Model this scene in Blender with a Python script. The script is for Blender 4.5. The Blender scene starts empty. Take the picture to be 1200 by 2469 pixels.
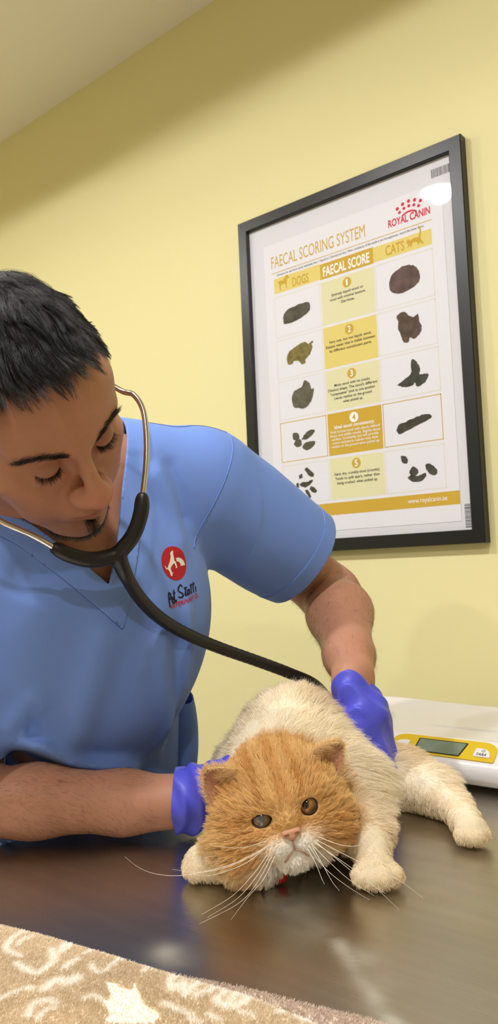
import bpy, bmesh, math, random
import numpy as np
from mathutils import Vector, Matrix, Euler
from mathutils.bvhtree import BVHTree
from mathutils.kdtree import KDTree

random.seed(7)
RNG = np.random.default_rng(7)
scene = bpy.context.scene
COL = scene.collection

# ------------------------------------------------------------------ camera
F_PX = 1920.0
CAM = np.array([1.08745, -1.31188, 1.195])
RW = np.array([[0.76178216, 0.64642197, -0.0427385],        # right
               [-0.07608674, 0.02376005, -0.99681807],      # down
               [-0.64334963, 0.76261006, 0.06728412]])      # forward
cam_data = bpy.data.cameras.new('camera')
cam = bpy.data.objects.new('camera', cam_data)
COL.objects.link(cam)
m = Matrix.Identity(4)
for i in range(3):
    m[i][0] = RW[0][i]; m[i][1] = -RW[1][i]; m[i][2] = -RW[2][i]; m[i][3] = CAM[i]
cam.matrix_world = m
cam_data.sensor_fit = 'VERTICAL'
cam_data.sensor_height = 24.0
cam_data.lens = F_PX / 2469.0 * 24.0
cam_data.clip_start = 0.02
cam_data.dof.use_dof = True
cam_data.dof.focus_distance = 0.74
cam_data.dof.aperture_fstop = 11.0
scene.camera = cam

# ------------------------------------------------------------------ world, exposure
world = bpy.data.worlds.new('world')
scene.world = world
world.use_nodes = True
world.node_tree.nodes['Background'].inputs[0].default_value = (1.0, 0.97, 0.92, 1)
world.node_tree.nodes['Background'].inputs[1].default_value = 0.25
scene.view_settings.view_transform = 'Standard'
scene.view_settings.look = 'None'
scene.view_settings.exposure = 0.0
scene.view_settings.gamma = 1.0
scene.cycles.max_bounces = 8
scene.cycles.diffuse_bounces = 5
scene.cycles.glossy_bounces = 4

LIGHT_W = 9.2
SPOT_K = 3.0
LIGHT_COLOR = (1.0, 0.985, 0.985)
DOWNLIGHTS = [(-1.10, -1.26), (-0.12, -1.26), (0.86, -1.26), (-0.12, -2.45), (1.9, -2.2)]
CEIL = 2.49

# ------------------------------------------------------------------ helpers
def lin(c):
    return tuple((v / 255 / 12.92) if v / 255 <= 0.04045 else ((v / 255 + 0.055) / 1.055) ** 2.4 for v in c)

def atd(u, v, d):
    """a point d metres deep on the line of sight through photo pixel u, v (used to take measurements)"""
    return CAM + d * (RW[2] + RW[0] * (u - 600) / F_PX + RW[1] * (v - 1234.5) / F_PX)

def onz(u, v, z):
    r = RW[2] + RW[0] * (u - 600) / F_PX + RW[1] * (v - 1234.5) / F_PX
    return CAM + r * (z - CAM[2]) / r[2]

def mat(name, rgb=(200, 200, 200), rough=0.5, metal=0.0, spec=0.5, bump=0.0, bscale=200.0, attr=None, sheen=0.0, coat=0.0,
        emit=None, estr=0.0, var=0.0, vscale=3.0, sss=0.0, trans=0.0, ior=1.45, stretch=None):
    M = bpy.data.materials.new(name)
    M.use_nodes = True
    nt = M.node_tree
    b = nt.nodes['Principled BSDF']
    col = tuple(lin(rgb)) + (1,)
    b.inputs['Base Color'].default_value = col
    b.inputs['Roughness'].default_value = rough
    b.inputs['Metallic'].default_value = metal
    b.inputs['Specular IOR Level'].default_value = spec
    b.inputs['IOR'].default_value = ior
    if sheen:
        b.inputs['Sheen Weight'].default_value = sheen
        b.inputs['Sheen Roughness'].default_value = 0.4
    if coat:
        b.inputs['Coat Weight'].default_value = coat
        b.inputs['Coat Roughness'].default_value = 0.1
    if trans:
        b.inputs['Transmission Weight'].default_value = trans
    if sss:
        b.inputs['Subsurface Weight'].default_value = sss
        b.inputs['Subsurface Radius'].default_value = (0.012, 0.005, 0.003)
        b.inputs['Subsurface Scale'].default_value = 0.6
    if emit is not None:
        b.inputs['Emission Color'].default_value = tuple(lin(emit)) + (1,)
        b.inputs['Emission Strength'].default_value = estr
    src = None
    if attr:
        a = nt.nodes.new('ShaderNodeAttribute')
        a.attribute_name = attr
        src = a.outputs['Color']
        nt.links.new(src, b.inputs['Base Color'])
    if var or bump:
        tc = nt.nodes.new('ShaderNodeTexCoord')
        vec = tc.outputs['Object']
        if stretch:
            mp = nt.nodes.new('ShaderNodeMapping')
            mp.inputs['Scale'].default_value = stretch
            nt.links.new(vec, mp.inputs['Vector'])
            vec = mp.outputs['Vector']
    if var:
        n = nt.nodes.new('ShaderNodeTexNoise')
        n.inputs['Scale'].default_value = vscale
        n.inputs['Detail'].default_value = 4
        nt.links.new(vec, n.inputs['Vector'])
        mx = nt.nodes.new('ShaderNodeMix'); mx.data_type = 'RGBA'; mx.blend_type = 'MULTIPLY'
        mx.inputs['Factor'].default_value = 1.0
        mr = nt.nodes.new('ShaderNodeMapRange')
        mr.inputs['From Min'].default_value = 0.3; mr.inputs['From Max'].default_value = 0.7
        mr.inputs['To Min'].default_value = 1 - var; mr.inputs['To Max'].default_value = 1 + var
        nt.links.new(n.outputs['Fac'], mr.inputs['Value'])
        if src: nt.links.new(src, mx.inputs['A'])
        else: mx.inputs['A'].default_value = col
        nt.links.new(mr.outputs['Result'], mx.inputs['B'])
        nt.links.new(mx.outputs['Result'], b.inputs['Base Color'])
    if bump:
        n2 = nt.nodes.new('ShaderNodeTexNoise')
        n2.inputs['Scale'].default_value = bscale
        n2.inputs['Detail'].default_value = 3
        nt.links.new(vec, n2.inputs['Vector'])
        bp = nt.nodes.new('ShaderNodeBump')
        bp.inputs['Strength'].default_value = bump
        bp.inputs['Distance'].default_value = 0.001
        nt.links.new(n2.outputs['Fac'], bp.inputs['Height'])
        nt.links.new(bp.outputs['Normal'], b.inputs['Normal'])
    return M

def new_obj(name, me, parent=None, m=None):
    o = bpy.data.objects.new(name, me)
    COL.objects.link(o)
    if parent is not None: o.parent = parent
    if m is not None:
        for q in (m if isinstance(m, (list, tuple)) else [m]): me.materials.append(q)
    return o

def empty(name, label, cat, loc=(0, 0, 0), group=None):
    o = bpy.data.objects.new(name, None)
    o.empty_display_size = 0.05
    COL.objects.link(o)
    o.location = loc
    o['label'] = label; o['category'] = cat
    if group: o['group'] = group
    return o

def tag(o, label, cat, group=None, kind=None):
    o['label'] = label; o['category'] = cat
    if group: o['group'] = group
    if kind: o['kind'] = kind
    return o

def shade(me, smooth=True):
    me.polygons.foreach_set('use_smooth', np.full(len(me.polygons), smooth))
    me.update()

def np_mesh(name, V, Fq, smooth=True):
    """V (n,3), Fq (m,3) or (m,4)"""
    V = np.asarray(V, np.float32); Fq = np.asarray(Fq, np.int32)
    me = bpy.data.meshes.new(name)
    me.vertices.add(len(V)); me.vertices.foreach_set('co', V.ravel())
    k = Fq.shape[1]
    me.loops.add(Fq.size); me.loops.foreach_set('vertex_index', Fq.ravel())
    me.polygons.add(len(Fq))
    me.polygons.foreach_set('loop_start', np.arange(0, Fq.size, k, dtype=np.int32))
    me.polygons.foreach_set('use_smooth', np.full(len(Fq), smooth))
    me.update(calc_edges=True)
    return me

def vcol(me, C, name='tint'):
    a = me.attributes.new(name, 'FLOAT_COLOR', 'POINT')
    C = np.asarray(C, np.float32)
    if C.shape[1] == 3: C = np.concatenate([C, np.ones((len(C), 1), np.float32)], 1)
    a.data.foreach_set('color', C.ravel())

def bm_obj(name, bm, m=None, parent=None, smooth=False, loc=None):
    me = bpy.data.meshes.new(name)
    bmesh.ops.recalc_face_normals(bm, faces=bm.faces[:])
    bm.to_mesh(me); bm.free()
    shade(me, smooth)
    o = new_obj(name, me, parent, m)
    if loc is not None: o.location = loc
    return o

def add_box(bm, lo, hi, bev=0.0, seg=2):
    lo = Vector(lo); hi = Vector(hi)
    r = bmesh.ops.create_cube(bm, size=1.0)
    vs = r['verts']
    for v in vs:
        v.co = Vector([(lo[i] + hi[i]) / 2 + v.co[i] * (hi[i] - lo[i]) for i in range(3)])
    if bev:
        es = list({e for v in vs for e in v.link_edges})
        bmesh.ops.bevel(bm, geom=es, offset=bev, segments=seg, profile=0.5, affect='EDGES')

def box(name, lo, hi, m=None, parent=None, bev=0.0, seg=2):
    bm = bmesh.new(); add_box(bm, lo, hi, bev, seg)
    return bm_obj(name, bm, m, parent)

def catmull(P, n=12):
    P = np.asarray(P, float)
    Q = np.concatenate([[2 * P[0] - P[1]], P, [2 * P[-1] - P[-2]]])
    out = []
    for i in range(len(P) - 1):
        a, b, c, d = Q[i:i + 4]
        for t in np.arange(n) / n:
            out.append(0.5 * ((2 * b) + (c - a) * t + (2 * a - 5 * b + 4 * c - d) * t * t + (3 * b - a - 3 * c + d) * t ** 3))
    out.append(P[-1])
    return np.array(out)

def tube_vf(path, rad, sides=14, caps=True):
    path = np.asarray(path, float); n = len(path)
    rad = np.broadcast_to(np.asarray(rad, float), (n,))
    T = np.gradient(path, axis=0); T /= np.linalg.norm(T, axis=1)[:, None] + 1e-12
    up = np.array([0, 0, 1.0]) if abs(T[0][2]) < 0.9 else np.array([1.0, 0, 0])
    N = np.cross(T[0], up); N /= np.linalg.norm(N)
    V = []; Fc = []
    for i in range(n):
        N = N - T[i] * (N @ T[i]); N /= np.linalg.norm(N); B = np.cross(T[i], N)
        a = np.arange(sides) / sides * 2 * np.pi
        V.append(path[i] + rad[i] * (np.cos(a)[:, None] * N + np.sin(a)[:, None] * B))
    V = np.concatenate(V)
    for i in range(n - 1):
        for j in range(sides):
            k = (j + 1) % sides
            Fc.append((i * sides + j, i * sides + k, (i + 1) * sides + k, (i + 1) * sides + j))
    Fc = [list(f) for f in Fc]
    if caps:
        Fc.append(list(range(sides))[::-1]); Fc.append([(n - 1) * sides + j for j in range(sides)])
    return V, Fc

def tube(name, path, rad, m=None, parent=None, sides=14):
    V, Fc = tube_vf(path, rad, sides)
    me = bpy.data.meshes.new(name)
    me.from_pydata([tuple(v) for v in V], [], Fc)
    shade(me, True)
    return new_obj(name, me, parent, m)

# ---------------------------------------------------------------- implicit surfaces
def smin(a, b, k):
    if k <= 0: return np.minimum(a, b)
    h = np.maximum(k - np.abs(a - b), 0) / k
    return np.minimum(a, b) - h * h * k * 0.25

class Sdf:
    """a list of soft-blended primitives; each only touches points near it"""
    def __init__(s): s.ops = []
    def add(s, fn, c, r, k=0.01, op='u'): s.ops.append((fn, np.asarray(c, float), r, k, op))
    def ell(s, c, r, R=None, k=0.01, op='u'):
        c = np.asarray(c, float); r = np.asarray(r, float)
        def fn(P):
            q = P - c
            if R is not None: q = q @ R            # columns of R: local axes
            k0 = np.linalg.norm(q / r, axis=1); k1 = np.linalg.norm(q / (r * r), axis=1) + 1e-9
            return k0 * (k0 - 1) / k1
        s.add(fn, c, r.max(), k, op)
    def cap(s, a, b, ra, rb=None, k=0.01, op='u', flat=None, fk=1.0):
        a = np.asarray(a, float); b = np.asarray(b, float); rb = ra if rb is None else rb
        ab = b - a; L2 = ab @ ab + 1e-12
        fv = None if flat is None else np.asarray(flat, float) / np.linalg.norm(flat)
        def fn(P):
            q = P - a
            t = np.clip(q @ ab / L2, 0, 1)
            w = q - t[:, None] * ab
            if fv is not None:
                w = w + np.outer(w @ fv, fv) * (fk - 1)
            return np.linalg.norm(w, axis=1) - (ra + (rb - ra) * t)
        s.add(fn, (a + b) / 2, np.sqrt(L2) / 2 + max(ra, rb), k, op)
    def chain(s, pts, rads, k=0.01, k0=None, **kw):
        for i in range(len(pts) - 1):
            s.cap(pts[i], pts[i + 1], rads[i], rads[i + 1], k=(k0 if (i == 0 and k0 is not None) else k), **kw)
    def __call__(s, P, margin=0.03):
        d = np.full(len(P), 0.2)
        for fn, c, r, k, op in s.ops:
            mk = ((P - c) ** 2).sum(1) < (r + margin + k) ** 2
            if not mk.any(): continue
            v = fn(P[mk])
            if op == 'u': d[mk] = smin(d[mk], v, k)
            elif op == 's': d[mk] = -smin(-d[mk], v, k)
            elif op == 'd': d[mk] += v          # a displacement
        return d

def surface_nets(fn, lo, hi, h, coarse=6, thr=2.0):
    lo = np.asarray(lo, float); hi = np.asarray(hi, float)
    H = h * coarse
    nc = np.ceil((hi - lo) / H).astype(int) + 1
    I = np.stack(np.meshgrid(*[np.arange(n) for n in nc], indexing='ij'), -1).reshape(-1, 3)
    d = fn(lo + (I + 0.5) * H, H * 2.5)
    A = I[np.abs(d) < H * thr]
    off = np.stack(np.meshgrid(*[np.arange(coarse + 1)] * 3, indexing='ij'), -1).reshape(-1, 3)
    S = nc * coarse + 2
    mul = np.array([S[1] * S[2], S[2], 1], np.int64)
    ids = np.unique(((A[:, None, :] * coarse + off[None]).reshape(-1, 3).astype(np.int64) @ mul))
    G = np.stack([ids // mul[0], (ids // mul[1]) % S[1], ids % S[2]], 1)
    D = np.empty(len(ids))
    for a in range(0, len(ids), 400000):
        D[a:a + 400000] = fn(lo + G[a:a + 400000] * h, 0.03)
    def look(q):
        p = np.searchsorted(ids, q); p = np.minimum(p, len(ids) - 1)
        return np.where(ids[p] == q, p, -1)
    corners = np.array([[i, j, k] for i in (0, 1) for j in (0, 1) for k in (0, 1)])
    ci = np.stack([look(ids + c @ mul) for c in corners], 1)
    ok = (ci >= 0).all(1)
    dv = np.where(ok[:, None], D[ci], 1.0)
    cr = ok & (dv.min(1) < 0) & (dv.max(1) >= 0)
    cell = np.where(cr)[0]
    dc = dv[cell]
    acc = np.zeros((len(cell), 3)); cnt = np.zeros(len(cell))
    for a in range(8):
        for b in range(a + 1, 8):
            if np.abs(corners[a] - corners[b]).sum() != 1: continue
            x = (dc[:, a] < 0) != (dc[:, b] < 0)
            t = dc[:, a] / np.where(x, dc[:, a] - dc[:, b], 1)
            p = corners[a] + t[:, None] * (corners[b] - corners[a])
            acc += np.where(x[:, None], p, 0); cnt += x
    V = lo + (G[cell] + acc / cnt[:, None]) * h
    vid = np.full(len(ids), -1, np.int64); vid[cell] = np.arange(len(cell))
    Fs = []
    for ax in range(3):
        e = np.zeros(3, int); e[ax] = 1
        u = np.zeros(3, int); u[(ax + 1) % 3] = 1
        w = np.zeros(3, int); w[(ax + 2) % 3] = 1
        nb = look(ids + e @ mul)
        s0 = D < 0; s1 = np.where(nb >= 0, D[nb] < 0, s0)
        x = np.where((nb >= 0) & (s0 != s1))[0]
        q = [vid[np.maximum(look(ids[x] + o), 0)] * (look(ids[x] + o) >= 0) - (look(ids[x] + o) < 0)
             for o in (np.int64(0), -(u @ mul), -((u + w) @ mul), -(w @ mul))]
        Q = np.stack(q, 1)
        g = (Q >= 0).all(1); Q = Q[g]; fl = s0[x][g]
        Q[~fl] = Q[~fl][:, ::-1]
        Fs.append(Q)
    return V, np.concatenate(Fs)

def tris(Fq):
    return np.concatenate([Fq[:, [0, 1, 2]], Fq[:, [0, 2, 3]]]) if Fq.shape[1] == 4 else Fq

def clip_mesh(V, T, g):
    """keep the part of a triangle mesh where g > 0"""
    s = g[T] > 0; n = s.sum(1)
    keep = [T[n == 3]]; newV = [V]; base = len(V); cache = {}
    ex = []
    def cut(a, b):
        nonlocal base
        key = (a, b) if a < b else (b, a)
        if key not in cache:
            t = g[a] / (g[a] - g[b]); ex.append(V[a] + t * (V[b] - V[a])); cache[key] = base; base += 1
        return cache[key]
    out = []
    for t, sv in zip(T[(n == 1) | (n == 2)], s[(n == 1) | (n == 2)]):
        if sv.sum() == 1:
            i = int(np.argmax(sv)); a, b, c = t[i], t[(i + 1) % 3], t[(i + 2) % 3]
            out.append((a, cut(a, b), cut(a, c)))
        else:
            i = int(np.argmin(sv)); a, b, c = t[i], t[(i + 1) % 3], t[(i + 2) % 3]
            p = cut(a, b); q = cut(a, c)
            out.append((p, b, c)); out.append((p, c, q))
    V2 = np.concatenate([V, np.array(ex)]) if ex else V
    T2 = np.concatenate([keep[0], np.array(out, int)]) if out else keep[0]
    u, inv = np.unique(T2, return_inverse=True)
    return V2[u], inv.reshape(T2.shape), u

def normals(V, T):
    T = tris(T)
    n = np.cross(V[T[:, 1]] - V[T[:, 0]], V[T[:, 2]] - V[T[:, 0]])
    N = np.zeros_like(V)
    for i in range(3): np.add.at(N, T[:, i], n)
    return N / (np.linalg.norm(N, axis=1)[:, None] + 1e-12)

def solidify(V, T, t):
    """thickness inwards"""
    N = normals(V, T); n = len(V)
    e = np.concatenate([T[:, [0, 1]], T[:, [1, 2]], T[:, [2, 0]]])
    key = np.sort(e, 1); _, idx, c = np.unique(key, axis=0, return_index=True, return_counts=True)
    b = e[idx[c == 1]]
    side = np.concatenate([np.stack([b[:, 1], b[:, 0], b[:, 0] + n], 1), np.stack([b[:, 1], b[:, 0] + n, b[:, 1] + n], 1)])
    return np.concatenate([V, V - N * t]), np.concatenate([T, T[:, ::-1] + n, side])

def sample_surface(V, T, n, w=None):
    T = tris(T)
    A = np.linalg.norm(np.cross(V[T[:, 1]] - V[T[:, 0]], V[T[:, 2]] - V[T[:, 0]]), axis=1)
    if w is not None: A = A * w[T].mean(1)
    c = np.cumsum(A); i = np.searchsorted(c, RNG.random(n) * c[-1]); i = np.minimum(i, len(T) - 1)
    r = RNG.random((n, 2)); q = r.sum(1) > 1; r[q] = 1 - r[q]
    B = np.stack([1 - r.sum(1), r[:, 0], r[:, 1]], 1)
    N = normals(V, T)
    P = (V[T[i]] * B[:, :, None]).sum(1); Nn = (N[T[i]] * B[:, :, None]).sum(1)
    return P, Nn / (np.linalg.norm(Nn, axis=1)[:, None] + 1e-9), i, B

def unit(v):
    v = np.asarray(v, float)
    return v / (np.linalg.norm(v, axis=-1, keepdims=True) + 1e-12)

def noise3(P, s, seed=0):
    """cheap smooth pseudo-noise in [-1,1]"""
    r = np.random.default_rng(seed); o = np.zeros(len(P))
    for k in range(6):
        w = r.normal(0, 1, 3); w = w / np.linalg.norm(w) * s * (0.6 + 0.25 * k); o += np.sin(P @ w + r.random() * 6.28) / (1 + 0.25 * k)
    return o / 3.0

def strands(name, pts, r0, r1, color, m, parent=None):
    """hair curves: pts (n,k,3)"""
    n, k, _ = pts.shape
    hc = bpy.data.hair_curves.new(name)
    hc.add_curves([k] * n)
    hc.attributes['position'].data.foreach_set('vector', np.asarray(pts, np.float32).ravel()) if 'position' in hc.attributes else hc.position_data.foreach_set('vector', np.asarray(pts, np.float32).ravel())
    ra = hc.attributes.get('radius') or hc.attributes.new('radius', 'FLOAT', 'POINT')
    t = np.linspace(0, 1, k)
    R = (np.reshape(r0, (-1, 1)) * (1 - t) + np.reshape(r1, (-1, 1)) * t) * np.ones((n, 1))
    ra.data.foreach_set('value', R.astype(np.float32).ravel())
    if color is not None:
        a = hc.attributes.new('tint', 'FLOAT_COLOR', 'CURVE')
        C = np.concatenate([np.asarray(color, np.float32), np.ones((n, 1), np.float32)], 1)
        a.data.foreach_set('color', C.ravel())
    hc.materials.append(m)
    o = bpy.data.objects.new(name, hc)
    COL.objects.link(o)
    if parent is not None: o.parent = parent
    return o

def grow(P, dirs, length, k=5, bend=None, bend_amt=0.0, curl=0.0):
    """strand points from roots P along dirs, bending towards 'bend'"""
    n = len(P); out = np.empty((n, k, 3)); out[:, 0] = P
    step = np.reshape(length, (-1, 1)) / (k - 1); d = unit(dirs); p = P.copy()
    for i in range(1, k):
        if bend is not None: d = unit(d + bend * np.reshape(bend_amt, (-1, 1)) * (i / (k - 1)))
        if curl: d = unit(d + RNG.normal(0, curl, (n, 3)))
        p = p + d * step; out[:, i] = p
    return out

def clump(roots, pts, n_guides, amt, rng):
    gi = rng.choice(len(roots), n_guides, replace=False); kd = KDTree(n_guides)
    for i, g in enumerate(gi): kd.insert(Vector(roots[g]), i)
    kd.balance()
    idx = np.array([gi[kd.find(Vector(r))[1]] for r in roots])
    K_ = pts.shape[1]; t = (np.linspace(0, 1, K_) ** 1.2)[None, :, None] * np.reshape(amt, (-1, 1, 1))
    off_ = pts[idx] - roots[idx][:, None] * 0
    return pts * (1 - t) + off_ * t

def flat_text(s, font_scale=1.0, bold=0.0, shear=0.0, space=1.0, align='LEFT'):
    """the outline of a line of text as vertices (x, y) and faces"""
    c = bpy.data.curves.new('t', 'FONT'); c.body = s; c.shear = shear; c.offset = bold; c.space_character = space
    c.resolution_u = 3
    o = bpy.data.objects.new('t', c); COL.objects.link(o)
    dg = bpy.context.evaluated_depsgraph_get(); dg.update()
    me = bpy.data.meshes.new_from_object(o.evaluated_get(dg))
    V = np.array([v.co[:] for v in me.vertices]).reshape(-1, 3)[:, :2]; Fc = [list(p.vertices) for p in me.polygons]
    bpy.data.objects.remove(o); bpy.data.curves.remove(c); bpy.data.meshes.remove(me)
    return V, Fc
# ================================================================== the room
M_WALL = mat('wall_paint', (226, 218, 166), 0.75, spec=0.25, bump=0.05, bscale=400)
M_WALL2 = mat('wall_paint_cream', (186, 176, 152), 0.8, spec=0.2)
M_CEIL = mat('ceiling_paint', (242, 237, 228), 0.9, spec=0.1)
M_FLOOR = mat('floor_tile', (150, 142, 130), 0.4, var=0.05)
M_TRIM = mat('trim_paint', (235, 232, 225), 0.5)
XL, XR, YF = -1.75, 2.6, -3.3

def struct(name, lo, hi, m):
    o = box(name, lo, hi, m); o['kind'] = 'structure'; return o

struct('floor', (XL - .1, YF - .1, -.1), (XR + .1, .1, 0), M_FLOOR)
struct('ceiling', (XL - .1, YF - .1, CEIL), (XR + .1, .1, CEIL + .1), M_CEIL)
struct('wall_back', (XL - .1, 0, 0), (XR + .1, .1, CEIL), M_WALL)
struct('wall_left', (XL - .1, YF, 0), (XL, 0, CEIL), M_WALL)
struct('wall_right', (XR, YF, 0), (XR + .1, 0, CEIL), M_WALL2)
struct('wall_front', (XL, YF - .1, 0), (XR, YF, CEIL), M_WALL2)
struct('baseboard_back', (XL, -.012, 0), (XR, 0, .09), M_TRIM)

# ------------------------------------------------------------------ downlights
M_RING = mat('downlight_white', (240, 240, 238), 0.4)
M_GLOW = mat('downlight_diffuser', (255, 255, 255), 0.4, emit=(255, 248, 235), estr=14)
def ring_bm(ri, ro, z0, z1, n=40):
    bm = bmesh.new()
    prof = [(ri, z1), (ri, z0 + .002), (ri + .003, z0), (ro - .003, z0), (ro, z0 + .002), (ro, z1)]
    rows = [[bm.verts.new((r * math.cos(2 * math.pi * i / n), r * math.sin(2 * math.pi * i / n), z)) for i in range(n)] for r, z in prof]
    for k in range(len(rows)):
        A, B = rows[k], rows[(k + 1) % len(rows)]
        for i in range(n): bm.faces.new((A[i], A[(i + 1) % n], B[(i + 1) % n], B[i]))
    return bm
me_ring = me_glow = None
for i, (x, y) in enumerate(DOWNLIGHTS):
    t = empty('ceiling_downlight', 'round white downlight set in the ceiling above the room', 'ceiling light', (x, y, CEIL), 'round ceiling downlights')
    if me_ring is None:
        o = bm_obj('housing_ring', ring_bm(.064, .082, -.016, 0), M_RING, t, True); me_ring = o.data
        bm = bmesh.new(); bmesh.ops.create_circle(bm, cap_ends=True, radius=.064, segments=40)
        g = bm_obj('diffuser', bm, M_GLOW, t, False, (0, 0, -.003)); me_glow = g.data
    else:
        new_obj('housing_ring', me_ring, t); g = new_obj('diffuser', me_glow, t); g.location = (0, 0, -.003)
    L = bpy.data.lights.new('downlight_lamp', 'AREA'); L.shape = 'DISK'; L.size = .12
    L.energy = LIGHT_W; L.color = LIGHT_COLOR; L.spread = math.radians(163)
    lo = bpy.data.objects.new('downlight_lamp', L); COL.objects.link(lo); lo.parent = t; lo.location = (0, 0, -.006)
    L2 = bpy.data.lights.new('downlight_reflector', 'SPOT'); L2.spot_size = math.radians(163); L2.spot_blend = .06; L2.shadow_soft_size = .045
    L2.energy = LIGHT_W * SPOT_K; L2.color = LIGHT_COLOR
    lo = bpy.data.objects.new('downlight_reflector', L2); COL.objects.link(lo); lo.parent = t; lo.location = (0, 0, -.008)

# ================================================================== examination table
M_STEEL = mat('brushed_steel', (180, 174, 162), 0.30, metal=1.0, bump=0.12, bscale=60, stretch=(1, 14, 14), var=0.06, vscale=5)
M_LEG = mat('table_leg_steel', (150, 150, 150), 0.35, metal=1.0)
TX0, TX1, TY0, TY1, TZ = 0.285, 0.895, -1.36, -.015, 0.90
tb = empty('examination_table', 'brushed stainless steel examination table the cat lies on', 'table', ((TX0 + TX1) / 2, (TY0 + TY1) / 2, 0))
def off(o, t):
    o.location = -t.location; return o
tt = off(box('table_top', (TX0, TY0, TZ - .03), (TX1, TY1, TZ), M_STEEL, tb, .004, 3), tb)
# streaks and blotches on the steel: rougher and less metallic than the rest
def streak_mask():
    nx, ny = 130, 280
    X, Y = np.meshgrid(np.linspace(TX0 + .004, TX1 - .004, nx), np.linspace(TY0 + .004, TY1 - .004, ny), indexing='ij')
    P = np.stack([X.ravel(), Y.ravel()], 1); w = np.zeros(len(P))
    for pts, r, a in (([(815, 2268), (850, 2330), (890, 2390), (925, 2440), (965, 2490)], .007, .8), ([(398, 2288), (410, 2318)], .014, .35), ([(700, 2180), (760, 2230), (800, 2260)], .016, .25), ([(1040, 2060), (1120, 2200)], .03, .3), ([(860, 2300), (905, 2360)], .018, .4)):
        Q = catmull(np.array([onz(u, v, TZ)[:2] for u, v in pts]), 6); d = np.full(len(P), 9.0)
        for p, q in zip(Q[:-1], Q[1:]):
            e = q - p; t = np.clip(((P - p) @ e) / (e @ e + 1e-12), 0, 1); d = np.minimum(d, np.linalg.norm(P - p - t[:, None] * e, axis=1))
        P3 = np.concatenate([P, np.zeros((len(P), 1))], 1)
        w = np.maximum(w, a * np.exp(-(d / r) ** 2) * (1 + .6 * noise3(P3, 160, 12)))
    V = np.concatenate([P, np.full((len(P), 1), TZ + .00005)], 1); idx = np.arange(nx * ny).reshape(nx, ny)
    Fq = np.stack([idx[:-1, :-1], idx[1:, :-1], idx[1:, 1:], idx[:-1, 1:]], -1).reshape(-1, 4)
    me = np_mesh('table_surface', V, Fq); vcol(me, np.repeat(np.clip(w, 0, 1)[:, None], 3, 1), 'streak')
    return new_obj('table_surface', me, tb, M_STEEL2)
M_STEEL2 = M_STEEL.copy(); M_STEEL2.name = 'brushed_steel_streaked'
nt2 = M_STEEL2.node_tree; b2 = nt2.nodes['Principled BSDF']; at_ = nt2.nodes.new('ShaderNodeAttribute'); at_.attribute_name = 'streak'
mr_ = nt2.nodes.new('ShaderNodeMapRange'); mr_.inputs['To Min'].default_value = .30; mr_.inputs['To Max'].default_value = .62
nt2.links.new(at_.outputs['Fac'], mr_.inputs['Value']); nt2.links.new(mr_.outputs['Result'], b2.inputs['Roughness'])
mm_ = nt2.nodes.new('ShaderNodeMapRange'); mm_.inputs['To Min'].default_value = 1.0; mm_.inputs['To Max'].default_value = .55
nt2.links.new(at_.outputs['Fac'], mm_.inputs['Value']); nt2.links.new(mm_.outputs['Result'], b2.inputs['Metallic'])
off(streak_mask(), tb)
off(box('apron', (TX0 + .04, TY0 + .05, TZ - .09), (TX1 - .04, TY1 - .05, TZ - .031), M_LEG, tb, .003), tb)
for x in (TX0 + .07, TX1 - .07):
    for y in (TY0 + .09, TY1 - .09):
        off(box('leg', (x - .02, y - .02, 0), (x + .02, y + .02, TZ - .091), M_LEG, tb, .003), tb)

# ================================================================== framed poster
M_FRAME = mat('black_frame', (22, 23, 22), 0.35, spec=0.5)
M_BOARD = mat('backing_card', (214, 214, 222), 0.6)
M_SHEET = mat('poster_paper', (222, 222, 230), 0.55)
def ink(name, rgb): return mat('ink_' + name, rgb, 0.6, spec=0.2)
M_GLASS = bpy.data.materials.new('frame_glazing'); M_GLASS.use_nodes = True
nt = M_GLASS.node_tree; nt.nodes.clear()
out = nt.nodes.new('ShaderNodeOutputMaterial'); tr = nt.nodes.new('ShaderNodeBsdfTransparent'); gl = nt.nodes.new('ShaderNodeBsdfGlossy')
gl.inputs['Roughness'].default_value = 0.02
fr = nt.nodes.new('ShaderNodeFresnel'); fr.inputs['IOR'].default_value = 1.5
ge = nt.nodes.new('ShaderNodeNewGeometry'); mm = nt.nodes.new('ShaderNodeMath'); mm.operation = 'SUBTRACT'; mm.inputs[0].default_value = 1.0
m2 = nt.nodes.new('ShaderNodeMath'); m2.operation = 'MULTIPLY'
nt.links.new(ge.outputs['Backfacing'], mm.inputs[1]); nt.links.new(mm.outputs[0], m2.inputs[0]); nt.links.new(fr.outputs[0], m2.inputs[1])
mx = nt.nodes.new('ShaderNodeMixShader')
nt.links.new(m2.outputs[0], mx.inputs[0]); nt.links.new(tr.outputs[0], mx.inputs[1]); nt.links.new(gl.outputs[0], mx.inputs[2]); nt.links.new(mx.outputs[0], out.inputs[0])

PX, PZ = 0.0, 1.217
ps = empty('framed_poster', 'black framed feces scoring chart for dogs and cats on yellow wall', 'poster', (PX, 0, PZ))
FW = .024
bm = bmesh.new()
W_, H_ = .52, .72
yb, yf = -.001, -.021
def quadring(bm, o, i, y0, y1):
    a = [bm.verts.new((x, y0, z)) for x, z in o]; b = [bm.verts.new((x, y1, z)) for x, z in i]
    for k in range(4): bm.faces.new((a[k], a[(k + 1) % 4], b[(k + 1) % 4], b[k]))
def rect(e): return [(e, e), (W_ - e, e), (W_ - e, H_ - e), (e, H_ - e)]
quadring(bm, rect(0), rect(0), yb, yf + .0015); quadring(bm, rect(0), rect(.0015), yf + .0015, yf)
quadring(bm, rect(.0015), rect(FW - .0015), yf, yf); quadring(bm, rect(FW - .0015), rect(FW), yf, yf + .0015)
quadring(bm, rect(FW), rect(FW), yf + .0015, -.008); quadring(bm, rect(FW), rect(0), yb, yb)
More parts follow.
